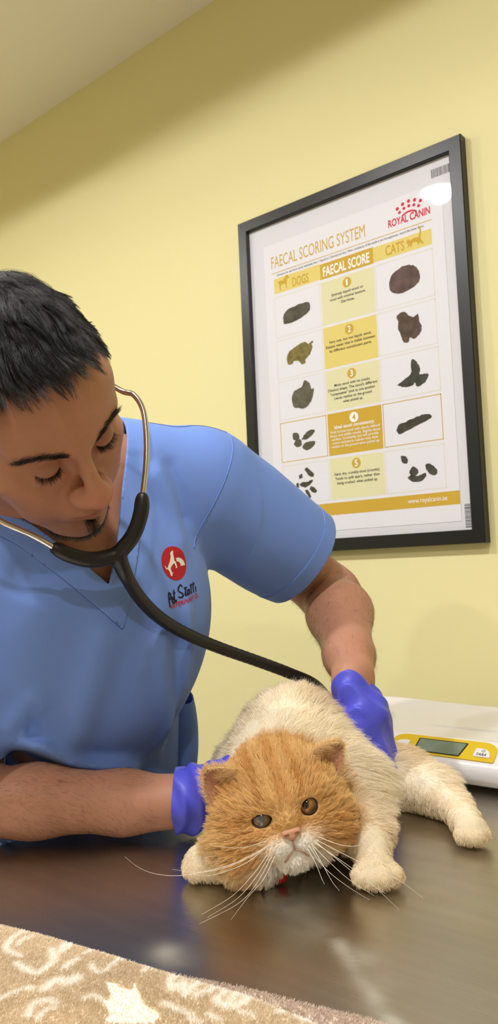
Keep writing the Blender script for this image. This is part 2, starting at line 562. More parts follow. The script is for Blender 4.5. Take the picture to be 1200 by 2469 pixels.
bmesh.ops.remove_doubles(bm, verts=bm.verts[:], dist=1e-5)
bm_obj('frame', bm, M_FRAME, ps)
box('backing_board', (FW - .004, -.0105, FW - .004), (W_ - FW + .004, -.0085, H_ - FW + .004), M_BOARD, ps)
box('glazing', (FW - .003, -.0155, FW - .003), (W_ - FW + .003, -.0145, H_ - FW + .003), M_GLASS, ps)
# the printed sheet: everything printed on it is one thin layered mesh per colour
sh = box('poster_sheet', (.062, -.0112, .040), (.4745, -.0106, .652), M_SHEET, ps)
YP = -.0113
class Print:
    def __init__(s): s.V = []; s.F = []
    def rect(s, x0, x1, z0, z1, y=0): s.poly([(x0, z0), (x1, z0), (x1, z1), (x0, z1)], y)
    def poly(s, pts, y=0):
        b = len(s.V); s.V += [(p[0] / 1000, YP - y * 1e-4, p[1] / 1000) for p in pts]; s.F.append(list(range(b, b + len(pts))))
    def frame(s, x0, x1, z0, z1, w, y=0):
        s.rect(x0, x1, z0, z0 + w, y); s.rect(x0, x1, z1 - w, z1, y); s.rect(x0, x0 + w, z0, z1, y); s.rect(x1 - w, x1, z0, z1, y)
    def disc(s, x, z, r, y=0): s.poly([(x + r * math.cos(a), z + r * math.sin(a)) for a in np.linspace(0, 2 * math.pi, 33)[:-1]], y)
    def text(s, t, x0, x1, z0, cap, y=0, bold=0.0, shear=0.0, dz=0.0, arc=0.0):
        """fit the line between x0 and x1, capital height cap, rising by dz"""
        V, Fc = flat_text(t, bold=bold, shear=shear)
        Hv, _ = flat_text('H', bold=bold)
        k = cap / np.ptp(Hv[:, 1]); zz = (V[:, 1] - Hv[:, 1].min()) * k
        u = (V[:, 0] - V[:, 0].min()) / np.ptp(V[:, 0])
        x = x0 + u * (x1 - x0)
        b = len(s.V)
        s.V += [(xx / 1000, YP - y * 1e-4, (z0 + zq + uu * dz) / 1000) for xx, zq, uu in zip(x, zz, u)]
        s.F += [[b + i for i in f] for f in Fc]
    def build(s, name, m, label=None):
        bm = bmesh.new()
        vs = [bm.verts.new(v) for v in s.V]
        for f in s.F:
            try: bm.faces.new([vs[i] for i in f])
            except ValueError: pass
        bmesh.ops.remove_doubles(bm, verts=bm.verts[:], dist=2e-6)
        bmesh.ops.triangulate(bm, faces=bm.faces[:], ngon_method='EAR_CLIP')
        me = bpy.data.meshes.new(name); bm.to_mesh(me); bm.free()
        o = new_obj(name, me, sh, m)
        if label: o['label'] = label
        return o
I_OCH, I_YEL, I_PALE, I_BOR, I_DK, I_RED, I_WHT = ink('ochre', (200, 164, 58)), ink('yellow', (222, 204, 120)), ink('pale', (220, 217, 176)), ink('border', (216, 212, 190)), ink('dark', (62, 58, 50)), ink('red', (205, 40, 75)), ink('white', (242, 241, 240))
cols = [(85, 201), (204, 327), (329.5, 450)]
rows = [(449, 537), (361, 444), (275.5, 356.5), (187, 270.5), (100, 181)]
def put(name, m, fn):
    p = Print(); fn(p); return p.build(name, m)
put('title_lettering', I_OCH, lambda p: p.text('FAECAL SCORING SYSTEM', 81, 312, 600, 24.5))
put('title_rule', I_OCH, lambda p: p.rect(81, 452, 588.4, 589.8))
put('directions_lettering', I_DK, lambda p: p.text('Directions for use: Score stools individually from 1 (liquid) to 5 (formed and dry). When consistency of the stools is not homogeneous, record the lower score.', 95, 436, 580.5, 4.6, bold=0.012))
put('logo_lettering', I_RED, lambda p: p.text('ROYAL CANIN', 363, 450, 600.5, 14.5, bold=0.03))
def crown(p):
    for a in np.linspace(-0.62, 0.62, 5):
        p.disc(408 + 34 * math.sin(a), 595 + 34 * math.cos(a), 3.1); p.disc(408 + 44 * math.sin(a * .93), 594 + 44 * math.cos(a * .93), 3.4)
    p.poly([(408 + r * math.sin(a), 593 + r * math.cos(a)) for r, aa in ((27.5, np.linspace(-.62, .62, 12)), (24, np.linspace(.62, -.62, 12))) for a in aa])
put('crown_logo', I_RED, crown)
put('heading_panel', I_YEL, lambda p: p.rect(86, 204, 544, 576.5)); put('heading_panel', I_YEL, lambda p: p.rect(327, 450, 544, 573)); put('heading_panel', I_OCH, lambda p: p.rect(204, 327, 543, 574.5, 1))
put('heading_lettering', I_OCH, lambda p: p.text('DOGS', 134, 175, 548, 19, 2, bold=0.02)); put('heading_lettering', I_OCH, lambda p: p.text('CATS', 354, 394, 549, 19, 2, bold=0.02))
put('heading_lettering', I_WHT, lambda p: p.text('FAECAL SCORE', 211, 319, 547.5, 20, 3, bold=0.025))
dog = [(106,571),(110,573),(113,577),(117,577.5),(118,574),(121,572.5),(121,570),(116,569),(115,564),(114,557),(115,549),(113,548),(112,556),(110,559.5),(100,560.5),(98,555),(99,549),(97,548),(95,554),(95,561),(91,566),(90,565),(93,569),(98,569),(106,568)]
put('dog_symbol', I_OCH, lambda p: p.poly([(x + 5, z) for x, z in dog], 2))
catp = [(399,563),(401,567),(402.5,564.5),(404.5,567),(406,563),(412,565),(420,566),(424,564),(426,570),(427,577),(424,585),(426,586),(430,577),(429,569),(428,562),(430,556),(434,551),(431,550),(426,555),(424,552),(422,550),(421,556),(417,558),(411,558),(409,552),(406,550),(406,557),(402,552),(400,550),(402,557),(400,559.5)]
put('cat_symbol', I_OCH, lambda p: p.poly(catp, 2))
lines = [
    ['Entirely liquid stool or', 'stool with minimal texture.', 'Diarrhoea.'],
    ['Very wet, but not liquid, stool.', 'Retains water that is visible between', 'its different constituent parts.'],
    ['Moist stool with no cracks.', "Distinct shape. The stool's different", '"components" stick to one another.', 'Leaves residue on the ground', 'when picked up.'],
    ['Ideal stool consistency.', 'Well formed stool with clearly defined', 'shape and visible cracks. Slightly damp', 'surface. Crushable, but will provide', 'some resistance. Leaves very little', 'residue on the ground when picked up.'],
    ['Hard, dry, crumbly stool (crumbs).', 'Tends to split apart, rather than', 'being crushed, when picked up.']]
for i, (z0, z1) in enumerate(rows):
    put('score_panel', I_PALE if i in (0, 2, 4) else I_YEL if i == 1 else I_OCH, lambda p: p.rect(204, 327, z0, z1))
    cx, cz = 265.5, z1 - 14.5
    put('score_disc', I_WHT if i == 3 else I_OCH, lambda p: p.disc(cx, cz, 10, 2))
    hw = 2.2 if i == 0 else 3.4
    put('score_number', I_OCH if i == 3 else I_WHT, lambda p: p.text(str(i + 1), cx - hw, cx + hw, cz - 6.3, 12.8, 4, bold=0.02))
    for c in (0, 2):
        put('cell_border', I_OCH if i == 3 else I_BOR, lambda p: p.frame(cols[c][0], cols[c][1], z0 + .5, z1 - .5, 1.5 if i == 3 else 1.0))
    def words(p):
        z = z1 - 34 + (2 if i == 3 else 0)
        for j, s in enumerate(lines[i]):
            cap = 5.2; w = len(s) * 3.05
            if i == 3 and j == 0: cap = 7.0; w = 92
            if i == 3 and j > 0: cap = 4.9; w = len(s) * 2.95
            w = min(w, 114)
            p.text(s, 265.5 - w / 2, 265.5 + w / 2, z, cap, 4, bold=0.008 if not (i == 3 and j == 0) else 0.02)
            z -= 8.6 if i == 2 else (9.0 if i != 3 else 7.2)
            if i == 3 and j == 0: z -= 1.0
    put('description_lettering', I_WHT if i == 3 else I_DK, words)
put('bottom_bar', I_OCH, lambda p: p.rect(62.5, 474, 70, 94))
put('bar_lettering', I_WHT, lambda p: p.text('VETERINARY DIET', 84, 174, 77.5, 8.6, 3, bold=0.02))
put('bar_lettering', I_WHT, lambda p: p.text('www.royalcanin.ae', 372, 450, 79, 8.6, 3))
def vertical(p):
    Vt, Ft = flat_text('All Rights Reserved'); kk = 34 / np.ptp(Vt[:, 0])
    p.V += [((76 - v[1] * 3.4) / 1000, YP - 1e-4, (122 + v[0] * kk) / 1000) for v in Vt]; p.F += [list(f) for f in Ft]
put('margin_lettering', I_DK, vertical)
# pictures of the samples, flat print on the sheet
def blob(pts, seed=0, n=3):
    """a closed smooth outline through the points"""
    P = np.array(list(pts) + [pts[0]], float); Q = catmull(P, 5)[:-1]; r = np.random.default_rng(seed)
    return [tuple(q + r.normal(0, .45, 2)) for q in Q]
def sample(name, polys, rgb, rgb2, vs=60):
    p = Print()
    for k, q in enumerate(polys): p.poly(blob(q, k), 2)
    M = mat('print_' + name, rgb, 0.6, spec=0.2, var=0.35, vscale=vs)
    p.build('sample_picture', M)
sample('d1', [[(106,487),(107,478),(116,474),(140,476),(160,481),(174,490),(175,502),(166,508),(140,507),(118,503),(108,496)]], (82, 76, 66), None)
sample('d2', [[(110,402),(113,390),(124,388),(128,393),(140,391),(147,383),(156,384),(158,392),(168,398),(176,411),(175,420),(180,423),(174,425),(166,421),(158,427),(146,426),(138,424),(128,420),(116,414)]], (122, 110, 62), None, 90)
sample('d3', [[(118,316),(122,300),(136,294),(150,292),(164,300),(172,316),(175,328),(168,329),(164,342),(152,348),(146,338),(136,334),(124,330)]], (92, 90, 74), None, 70)
sample('d4', [[(116,240),(118,232),(130,230),(133,238),(128,244),(118,245)], [(118,222),(126,215),(138,218),(136,229),(124,230)], [(138,230),(150,228),(166,236),(172,243),(162,246),(148,240)], [(138,214),(148,206),(164,210),(172,220),(160,223),(146,221)]], (80, 80, 68), None, 80)
sample('d5', [[(142,167),(150,157),(160,150),(165,156),(154,166),(147,171)], [(127,157),(128,150),(136,152),(135,159)], [(120,142),(119,131),(124,127),(126,140)], [(126,138),(140,131),(156,137),(161,145),(148,142),(134,142)], [(140,126),(146,115),(152,109),(155,113),(148,125)], [(152,127),(160,119),(170,120),(166,128),(157,132)]], (64, 64, 58), None, 90)
sample('c1', [[(358,494),(360,482),(374,471),(396,472),(416,479),(422,492),(418,508),(402,519),(382,518),(364,508)]], (92, 72, 70), None)
sample('c2', [[(373,420),(372,408),(376,394),(382,378),(392,376),(394,384),(404,380),(416,388),(420,400),(416,408),(414,424),(406,420),(396,424),(390,432),(378,434),(370,428)]], (86, 70, 62), None, 80)
sample('c3', [[(362,301),(376,295),(394,294),(400,299),(404,290),(420,296),(428,308),(420,312),(410,312),(412,322),(406,336),(398,343),(394,338),(394,324),(392,316),(378,308)]], (66, 66, 60), None, 70)
sample('c4', [[(356,216),(362,209),(376,212),(400,220),(424,227),(429,233),(420,238),(400,236),(378,230),(362,226)]], (64, 62, 54), None, 90)
sample('c5', [[(362,168),(364,158),(372,152),(377,158),(372,166)], [(374,126),(384,118),(402,118),(411,126),(410,132),(396,128),(380,130)], [(378,136),(382,128),(394,131),(396,138),(386,146)], [(410,146),(416,132),(428,125),(434,132),(428,142),(416,148)]], (66, 66, 60), None, 80)
def barcode(x0, x1, z0, z1, vert):
    p = Print(); r = np.random.default_rng(3); t = 0
    L_ = (z1 - z0) if vert else (x1 - x0)
    while t < L_ - 1:
        w = r.choice([.5, .9, 1.4])
        if vert: p.rect(x0, x1, z0 + t, z0 + t + w)
        else: p.rect(x0 + t, x0 + t + w, z0, z1)
        t += w + r.choice([.5, .8, 1.2])
    bm = bmesh.new(); vs = [bm.verts.new((v[0], -.01065, v[2])) for v in p.V]
    for f in p.F: bm.faces.new([vs[i] for i in f])
    me = bpy.data.meshes.new('barcode'); bm.to_mesh(me); bm.free()
    new_obj('barcode', me, ps, M_BAR)
M_BAR = ink('barcode', (84, 84, 86))
barcode(456, 498, 664, 680, False); barcode(481, 493, 28, 70, True)
# ================================================================== baby scale
M_SC = mat('scale_white_plastic', (228, 226, 230), 0.28, spec=0.5)
M_SCY = mat('scale_yellow_panel', (216, 184, 36), 0.3, spec=0.5, coat=0.3)
M_LCDRIM = mat('lcd_bezel', (40, 42, 36), 0.3)
M_LCD = mat('lcd_glass', (116, 132, 118), 0.12, spec=0.8, var=0.08, vscale=60)
M_BTNT = mat('button_print', (60, 60, 64), 0.5)
M_RUB = mat('rubber_foot', (30, 30, 30), 0.8)
SCX, SCY = .587, -.215
sc = empty('baby_scale', 'white baby scale with yellow display panel on table by wall', 'scale', (SCX, SCY, TZ))
def sup(a, b, n=96, e=3.4):
    t = np.arange(n) / n * 2 * np.pi
    c, s = np.cos(t), np.sin(t)
    return np.stack([a * np.sign(c) * np.abs(c) ** (2 / e), b * np.sign(s) * np.abs(s) ** (2 / e)], 1)
def loft(name, rings, m, parent, n=96):
    """rings: (inset, z); closed with centre points"""
    V = []; Fc = []
    for d, z in rings:
        q = sup(.275 - d, .155 - d, n); zz = z + .018 * np.clip(np.abs(q[:, 0]) / .275, 0, 1) ** 2.5 * (z > .04)
        V += [(x, y, h) for (x, y), h in zip(q, zz)]
    k = len(rings)
    for r in range(k - 1):
        for i in range(n):
            j = (i + 1) % n; Fc.append((r * n + i, r * n + j, (r + 1) * n + j, (r + 1) * n + i))
    Fc.append(tuple(range(n))[::-1]); Fc.append(tuple((k - 1) * n + i for i in range(n)))
    me = bpy.data.meshes.new(name); me.from_pydata(V, [], Fc); shade(me, True)
    return new_obj(name, me, parent, m)
loft('body', [(.03, .008), (.012, .008), (.004, .012), (.0005, .02), (0, .028), (.0015, .0345), (.006, .0385), (.021, .0475), (.034, .0552), (.040, .057), (.046, .0565), (.060, .0525), (.085, .049), (.115, .0475), (.14, .047)], M_SC, sc)
# the tilted panel: local frame (along x, up the slope, outwards)
pu = np.array([1.0, 0, 0]); pv = unit(np.array([0, .028, .0167])); pn = np.cross(pu, pv); p0 = np.array([0, -.149, .0385]) + pn * .0006
def pan(u, v, h=0.0): return p0 + pu * u + pv * v + pn * h
def plate(name, pts, h0, h1, m, parent=sc, bev=0.0):
    bm = bmesh.new()
    a = [bm.verts.new(pan(u, v, h0)) for u, v in pts]; b = [bm.verts.new(pan(u, v, h1)) for u, v in pts]
    n = len(pts); bm.faces.new(a[::-1]); top = bm.faces.new(b)
    for i in range(n): bm.faces.new((a[i], a[(i + 1) % n], b[(i + 1) % n], b[i]))
    if bev: bmesh.ops.bevel(bm, geom=list(top.edges), offset=bev, segments=2, profile=.5, affect='EDGES')
    return bm_obj(name, bm, m, parent)
def rnd(pts, rads, n=6):
    out = []; P = [np.array(p, float) for p in pts]; k = len(P)
    for i in range(k):
        a, b, c = P[i - 1], P[i], P[(i + 1) % k]; r = rads[i]
        if r <= 0: out.append(tuple(b)); continue
        d1 = unit(a - b); d2 = unit(c - b)
        for t in np.linspace(0, 1, n):
            out.append(tuple((1 - t) ** 2 * (b + d1 * r) + 2 * t * (1 - t) * b + t * t * (b + d2 * r)))
    return out
plate('display_panel', rnd([(-.075, .001), (.075, .001), (.075, .034), (-.075, .034)], [.002, .002, .02, .02]), -.002, .0012, M_SCY, sc, .0005)
lcd = plate('display_bezel', rnd([(-.036, .004), (.029, .004), (.034, .0285), (-.036, .0285)], [.002] * 4), .0012, .0018, M_LCDRIM)
lc2 = plate('display_screen', rnd([(-.034, .0055), (.0275, .0055), (.032, .027), (-.034, .027)], [.001] * 4), .0018, .0020, M_LCD, lcd)
for sgn in (1, -1):
    q = rnd([(sgn * .047, .007), (sgn * .069, .007), (sgn * .0655, .0215), (sgn * .047, .0215)], [.0015, .002, .01, .0015])
    if sgn < 0: q = q[::-1]
    b = plate('button', q, .0012, .0026, M_SC, sc, .0006)
    if sgn > 0:
        V, Fc = flat_text('TARA', bold=0.03, shear=0.25); k = .0135 / np.ptp(V[:, 0])
        v3 = [pan(.0495 + x * k, .009 + y * k * 1.1, .0027) for x, y in V]
        ring = [(r * math.cos(a) + .058, r * math.sin(a) + .0175) for r in (.0017, .0024) for a in np.linspace(2.1, 2 * math.pi + 1.0, 20)]
        b0 = len(v3); v3 += [pan(u, w, .0027) for u, w in ring]; Fc = list(Fc) + [[b0 + i, b0 + i + 1, b0 + 21 + i, b0 + 20 + i] for i in range(19)]
        b0 = len(v3); v3 += [pan(u, w, .0027) for u, w in ((.0577, .0172), (.0583, .0172), (.0583, .0204), (.0577, .0204))]; Fc.append([b0, b0 + 1, b0 + 2, b0 + 3])
        me = bpy.data.meshes.new('lettering'); me.from_pydata([tuple(v) for v in v3], [], Fc)
        new_obj('lettering', me, b, M_BTNT)
box('level_slot', (-.012, -.156, .026), (-.006, -.1545, .0275), M_LCDRIM, sc)
for x in (-.2, .2):
    for y in (-.1, .1):
        bm = bmesh.new(); bmesh.ops.create_cone(bm, cap_ends=True, segments=20, radius1=.014, radius2=.013, depth=.009)
        bm_obj('foot', bm, M_RUB, sc, False, (x, y, .0045))

# ================================================================== fleece blanket
M_FLC = mat('fleece', attr='tint', rough=0.9, spec=0.1, sheen=0.3)
M_FLS = mat('fleece_pile', attr='tint', rough=0.85, spec=0.1)
BEIGE = np.array(lin((228, 212, 186))); BWHITE = np.array(lin((252, 248, 240))); BPINK = np.array(lin((205, 188, 172)))
def plane(pts, z=.915): return np.array([onz(u, v, z)[:2] for u, v in pts])
e1 = plane([(-160, 2180), (0, 2222), (100, 2246), (200, 2275), (300, 2305), (400, 2337), (520, 2369), (600, 2390), (690, 2428), (790, 2476)])
e2 = plane([(380, 2345), (520, 2371), (600, 2386), (700, 2412), (800, 2437), (930, 2474)], .905)
e1 = np.concatenate([[[.33, e1[0][1] - .01]], e1[e1[:, 0] > .335], [[e1[-1][0] + .02, e1[-1][1] - .03]]])
e2 = np.concatenate([e2, [[.872, e2[-1][1] - .02]]])
SCRIB = [([(90,2240),(60,2246),(30,2262),(12,2284),(22,2296),(46,2306)],7),([(70,2262),(50,2268),(40,2280)],6),
 ([(38,2324),(62,2342),(88,2350),(112,2336),(128,2318),(122,2294)],8),([(140,2302),(150,2284),(165,2276),(160,2290),(145,2300)],6),
 ([(172,2268),(190,2276),(210,2270)],7),([(200,2305),(225,2292),(255,2284)],5),([(215,2330),(235,2352),(262,2336),(288,2312)],5),
 ([(110,2390),(135,2372),(165,2378),(180,2366)],13),([(150,2340),(170,2325),(185,2318)],7),([(245,2300),(275,2296),(305,2298)],4),
 ([(342,2348),(358,2336),(378,2330)],6),([(425,2345),(410,2370),(418,2390),(440,2372),(445,2402),(470,2375),(490,2360)],9),
 ([(470,2400),(500,2390),(520,2375),(540,2390),(520,2410),(545,2430)],8),([(540,2420),(570,2425),(595,2405),(570,2395),(555,2410)],9),
 ([(65,2458),(80,2428),(110,2420),(135,2428)],7),([(90,2462),(110,2445),(130,2440)],6),([(200,2415),(225,2410),(248,2420)],6),
 ([(0,2410),(30,2398),(60,2388),(80,2390)],6),([(395,2425),(425,2440),(452,2448)],7),([(670,2440),(690,2430),(720,2432),(715,2450),(745,2462)],8),
 ([(455,2460),(480,2466)],6),([(580,2440),(610,2448)],6),([(500,2445),(530,2460)],5)]
STAR = plane([(248,2368),(280,2376),(300,2390),(318,2388),(322,2372),(336,2402),(346,2426),(384,2450),(372,2475),(250,2475),(262,2446),(243,2428),(266,2406)])
SEG = [(plane(catmull(p, 4)), w / F_PX * .72) for p, w in SCRIB]
# the same kind of writing goes on over the part of the blanket nearer the camera
rr = np.random.default_rng(5)
for k in range(40):
    c = np.array([rr.uniform(.36, .84), rr.uniform(-1.27, -1.04)]); n = rr.integers(3, 6)
    SEG.append((catmull(c + rr.normal(0, .014, (n, 2)).cumsum(0), 4), rr.uniform(.0018, .0036)))
def fleece_white(XY):
    w = np.zeros(len(XY))
    for P, r in SEG:
        m_ = (XY[:, 0] > P[:, 0].min() - .02) & (XY[:, 0] < P[:, 0].max() + .02) & (XY[:, 1] > P[:, 1].min() - .02) & (XY[:, 1] < P[:, 1].max() + .02)
        if not m_.any(): continue
        q = XY[m_]; d = np.full(len(q), 9.0)
        for a, b in zip(P[:-1], P[1:]):
            ab = b - a; t = np.clip(((q - a) @ ab) / (ab @ ab + 1e-12), 0, 1)
            d = np.minimum(d, np.linalg.norm(q - a - t[:, None] * ab, axis=1))
        w[m_] = np.maximum(w[m_], np.clip(1.3 - d / r * .8 , 0, 1))
    return w
def in_poly(XY, P):
    c = np.zeros(len(XY), bool)
    for a, b in zip(P, np.roll(P, -1, 0)):
        x = (a[1] > XY[:, 1]) != (b[1] > XY[:, 1])
        c ^= x & (XY[:, 0] < (b[0] - a[0]) * (XY[:, 1] - a[1]) / (b[1] - a[1] + 1e-12) + a[0])
    return c
def fleece_sheet(edge, z0, th, r, colour, pattern, yend, npile, name, parent, label=None):
    E = catmull(edge, 24)
    E = np.stack([np.interp(np.linspace(0, 1, 260), np.linspace(0, 1, len(E)), E[:, i]) for i in (0, 1)], 1)
    w = np.concatenate([np.linspace(0, 1, 9) ** 2 * .012, np.linspace(.014, .45, 150)])
    XX = []; n, k = len(E), len(w)
    V = np.zeros((n, k, 3))
    for j, ww in enumerate(w):
        t = min(ww / r, 1)
        y = E[:, 1] - ww
        y = np.maximum(y, yend)
        V[:, j, 0] = E[:, 0]; V[:, j, 1] = y; V[:, j, 2] = z0 + th * math.sqrt(max(0, 1 - (1 - t) ** 2))
    Q = V.reshape(-1, 3)
    flatn = np.repeat(np.clip(w / r, 0, 1)[None], n, 0).ravel()
    Q[:, 2] += flatn * (.0016 * noise3(Q, 28, 1) + .0007 * noise3(Q, 90, 2))
    idx = np.arange(n * k).reshape(n, k)
    Fq = np.stack([idx[:-1, :-1], idx[:-1, 1:], idx[1:, 1:], idx[1:, :-1]], -1).reshape(-1, 4)
    rim = np.concatenate([idx[:, 0], idx[-1, 1:], idx[:-1, -1][::-1], idx[0, 1:-1][::-1]])
    B = Q[rim].copy(); B[:, 2] = .9004; nb = len(rim)
    Va = np.concatenate([Q, B]); bi = len(Q) + np.arange(nb)
    Fs = np.stack([rim, np.roll(rim, -1), np.roll(bi, -1), bi], 1)
    N = normals(Q, Fq)
    if N[:, 2].mean() < 0: Fq = Fq[:, ::-1]; N = -N
    me = np_mesh(name, Va, np.concatenate([Fq, Fs]))
    def tint(P):
        c = colour[None] * (1 + .05 * noise3(P, 60, 3) + .03 * noise3(P, 220, 4))[:, None]
        if pattern:
            wv = np.maximum(fleece_white(P[:, :2]) * .95, in_poly(P[:, :2], STAR) * .42)[:, None]
            c = c * (1 - wv) + BWHITE * wv
        return c
    vcol(me, tint(Va))
    o = new_obj(name, me, parent, M_FLC)
    P, Nn, ti, _ = sample_surface(Q, Fq, npile)
    st = in_poly(P[:, :2], STAR) if pattern else np.zeros(len(P), bool)
    keep = ~st | (RNG.random(len(P)) < .35)
    P, Nn, st = P[keep], Nn[keep], st[keep]
    if Nn[:, 2].mean() < 0: Nn = -Nn
    lean = np.stack([.5 + .5 * noise3(P, 30, 5), .4 * noise3(P, 30, 6), np.zeros(len(P))], 1)
    d = unit(Nn + lean * .9 + RNG.normal(0, .16, P.shape))
    L_ = RNG.uniform(.0022, .0036, len(P)) * np.where(st, .45, 1)
    c = tint(P) * RNG.uniform(.95, 1.05, (len(P), 1))
    f = strands('pile', grow(P, d, L_, 3, curl=.12), .00021, .00012, c, M_FLS, o)
    f['kind'] = 'stuff'
    return o
bl = empty('fleece_blanket', 'beige fleece blanket with white scribbled writing folded on steel table', 'blanket', (.6, -1.05, TZ))
for o in (fleece_sheet(e2, .9006, .006, .006, BPINK, False, -1.2, 60000, 'lower_layer', None), fleece_sheet(e1, .9012, .0135, .010, BEIGE, True, -1.30, 290000, 'upper_layer', None)):
    o.parent = bl; o.location = -bl.location
bpy.data.objects['lower_layer']['label'] = 'pinkish underside'
# ================================================================== the person leaning over the table
HT = np.array([0.42, -0.852, 1.358])
HR = np.array([[0.301, -0.717, 0.629], [0.808, -0.159, -0.567], [0.507, 0.679, 0.532]])   # columns: his left, his back, his up
HR, _ = np.linalg.qr(HR); HR = HR * np.sign(np.sum(HR * np.array([[0.301, -0.717, 0.629], [0.808, -0.159, -0.567], [0.507, 0.679, 0.532]]), 0))
def Hd(x, y, z): return HT + HR @ np.array([x, y, z])
BF = unit(np.array([.94, -.34, 0])); BL_ = np.array([-BF[1], BF[0], 0]); RB = np.stack([BF, BL_, [0, 0, 1]], 1)
CH = np.array([.27, -.69, 1.17])
def Bd(f, l, z): return CH + RB @ np.array([f, l, z])
SH_L = np.array([.335, -.515, 1.305]); SH_R = np.array([.205, -.865, 1.275])
EL_L = np.array([.385, -.292, 1.145]); WR_L = np.array([.542, -.478, 1.056])
EL_R = np.array([.262, -.835, .946]); WR_R = np.array([.435, -.695, .941])
NB = np.array([.25, -.71, 1.315])

def head_ops(S):
    E = lambda c, r, k=.01, op='u': S.ell(Hd(*c), r, HR, k, op)
    C = lambda a, b, ra, rb, k=.01, op='u': S.cap(Hd(*a), Hd(*b), ra, rb, k, op)
    E((0, .015, .05), (.0765, .096, .082))
    E((0, -.028, -.018), (.061, .058, .086), .03)
    E((0, -.05, .058), (.058, .033, .045), .03)
    for s in (1, -1):
        C((s * .051, .012, -.046), (s * .021, -.066, -.0955), .018, .015, .028)
        E((s * .047, -.050, -.018), (.024, .022, .017), .025)
        E((s * .034, -.060, -.052), (.024, .018, .03), .022)
        C((s * .014, -.083, .029), (s * .048, -.066, .032), .0075, .0065, .016)
    E((0, -.080, -.0985), (.021, .016, .017), .018)
    C((0, -.083, .024), (0, -.107, -.019), .0068, .0085, .016)
    E((0, -.1105, -.029), (.0135, .0120, .0110), .012)
    E((0, -.083, -.057), (.028, .018, .022), .018)
    for s in (1, -1):
        E((s * .0140, -.0980, -.0320), (.0085, .0125, .0085), .010)
        E((s * .031, -.089, .010), (.018, .011, .0115), .014, 's')
        E((s * .031, -.0715, .0085), (.0155, .0145, .0135), .004)
        for a, b in (((.0165, -.0865, .012), (.027, -.0885, .0185)), ((.027, -.0885, .0185), (.040, -.0845, .0175)), ((.040, -.0845, .0175), (.049, -.0755, .010))):
            C((s * a[0], a[1], a[2]), (s * b[0], b[1], b[2]), .0011, .0011, .0035, 's')
        for a, b in (((.017, -.0845, .006), (.026, -.0865, .0005)), ((.026, -.0865, .0005), (.037, -.0850, .0003)), ((.037, -.0850, .0003), (.047, -.0775, .0055))):
            C((s * a[0], a[1], a[2]), (s * b[0], b[1], b[2]), .0012, .0012, .0025, 's')
        C((s * .020, -.0815, -.006), (s * .042, -.077, -.005), .003, .003, .008)
        E((s * .0068, -.1040, -.0395), (.0040, .0055, .0028), .003, 's')
        
        # ear
        S.ell(Hd(s * .078, .016, -.002), (.009, .019, .031), HR, .008)
        E((s * .086, .010, -.004), (.006, .010, .018), .006, 's')
    UL = [(-.025, -.0835, -.0695), (-.010, -.0975, -.0645), (0, -.0980, -.0662), (.010, -.0975, -.0645), (.025, -.0835, -.0695)]
    LL = [(-.022, -.0845, -.0720), (0, -.0955, -.0765), (.022, -.0845, -.0720)]
    UL, LL = [[(x, y, z + .006) for x, y, z in L0] for L0 in (UL, LL)]
    for a, b in zip(UL[:-1], UL[1:]): C(a, b, .0033, .0033, .006)
    for a, b in zip(LL[:-1], LL[1:]): C(a, b, .0048, .0048, .006)
    MG = [(-.0265, -.0850, -.0702), (-.012, -.0985, -.0700), (0, -.1015, -.0702), (.012, -.0985, -.0700), (.0265, -.0850, -.0702)]
    MG = [(x, y, z + .006) for x, y, z in MG]
    for a, b in zip(MG[:-1], MG[1:]): C(a, b, .0011, .0011, .003, 's')
    C((-.012, -.0925, -.0810), (.012, -.0925, -.0810), .002, .002, .010, 's')
    C((0, -.1000, -.044), (0, -.0990, -.055), .0016, .0016, .006, 's')

# hands: palm frame from (fingers f, palm normal p, thumb side t)
def frame_hand(f, p):
    f = unit(f); p = unit(p - f * (p @ f)); t = np.cross(p, f); return f, p, t
def hand_ops(S, W, f, p, left, curls, thumb, g=0.0, k=.006):
    f, p, t = frame_hand(f, p)
    if not left: t = -t
    P = lambda a, b, c: W + f * a + t * b + p * c
    S.cap(W - f * .03, P(.012, 0, 0), .030 + g, .031 + g, .012, flat=p, fk=1.25)
    for b in (-.026, -.009, .009, .026):
        S.cap(P(.015, b * .6, 0), P(.088 - abs(b - .006) * .22, b, 0), .0155 + g, .0125 + g, .014)
    S.ell(P(.035, .024, .012), (.028 + g, .017 + g, .018 + g), np.stack([f, t, p], 1), .012)
    L_ = {0: .072, 1: .082, 2: .077, 3: .060}
    for i, b in enumerate((.028, .009, -.010, -.028)):        # index .. little
        q = P(.088 - abs(b - .006) * .22, b, 0); ang = 0.0; L0 = L_[i]; rr_ = (.0098 if i < 3 else .0085) + g
        pts = [q]; rad = [rr_ + .001]
        for j, fr_ in enumerate((.46, .30, .24)):
            ang += curls[i][j]
            q = q + (f * math.cos(ang) + p * math.sin(ang)) * L0 * fr_ + t * (b * .06)
            pts.append(q); rad.append(rr_ * (1 - .09 * (j + 1)))
        S.chain(pts, rad, k=.003, k0=k)
    q = P(.022, .028, .010); pts = [q]; rad = [.0145 + g]
    for v, L0, r_ in thumb:
        d = unit(f * v[0] + t * v[1] + p * v[2]); q = q + d * L0; pts.append(q); rad.append(r_ + g)
    S.chain(pts, rad, k=.003, k0=.010)

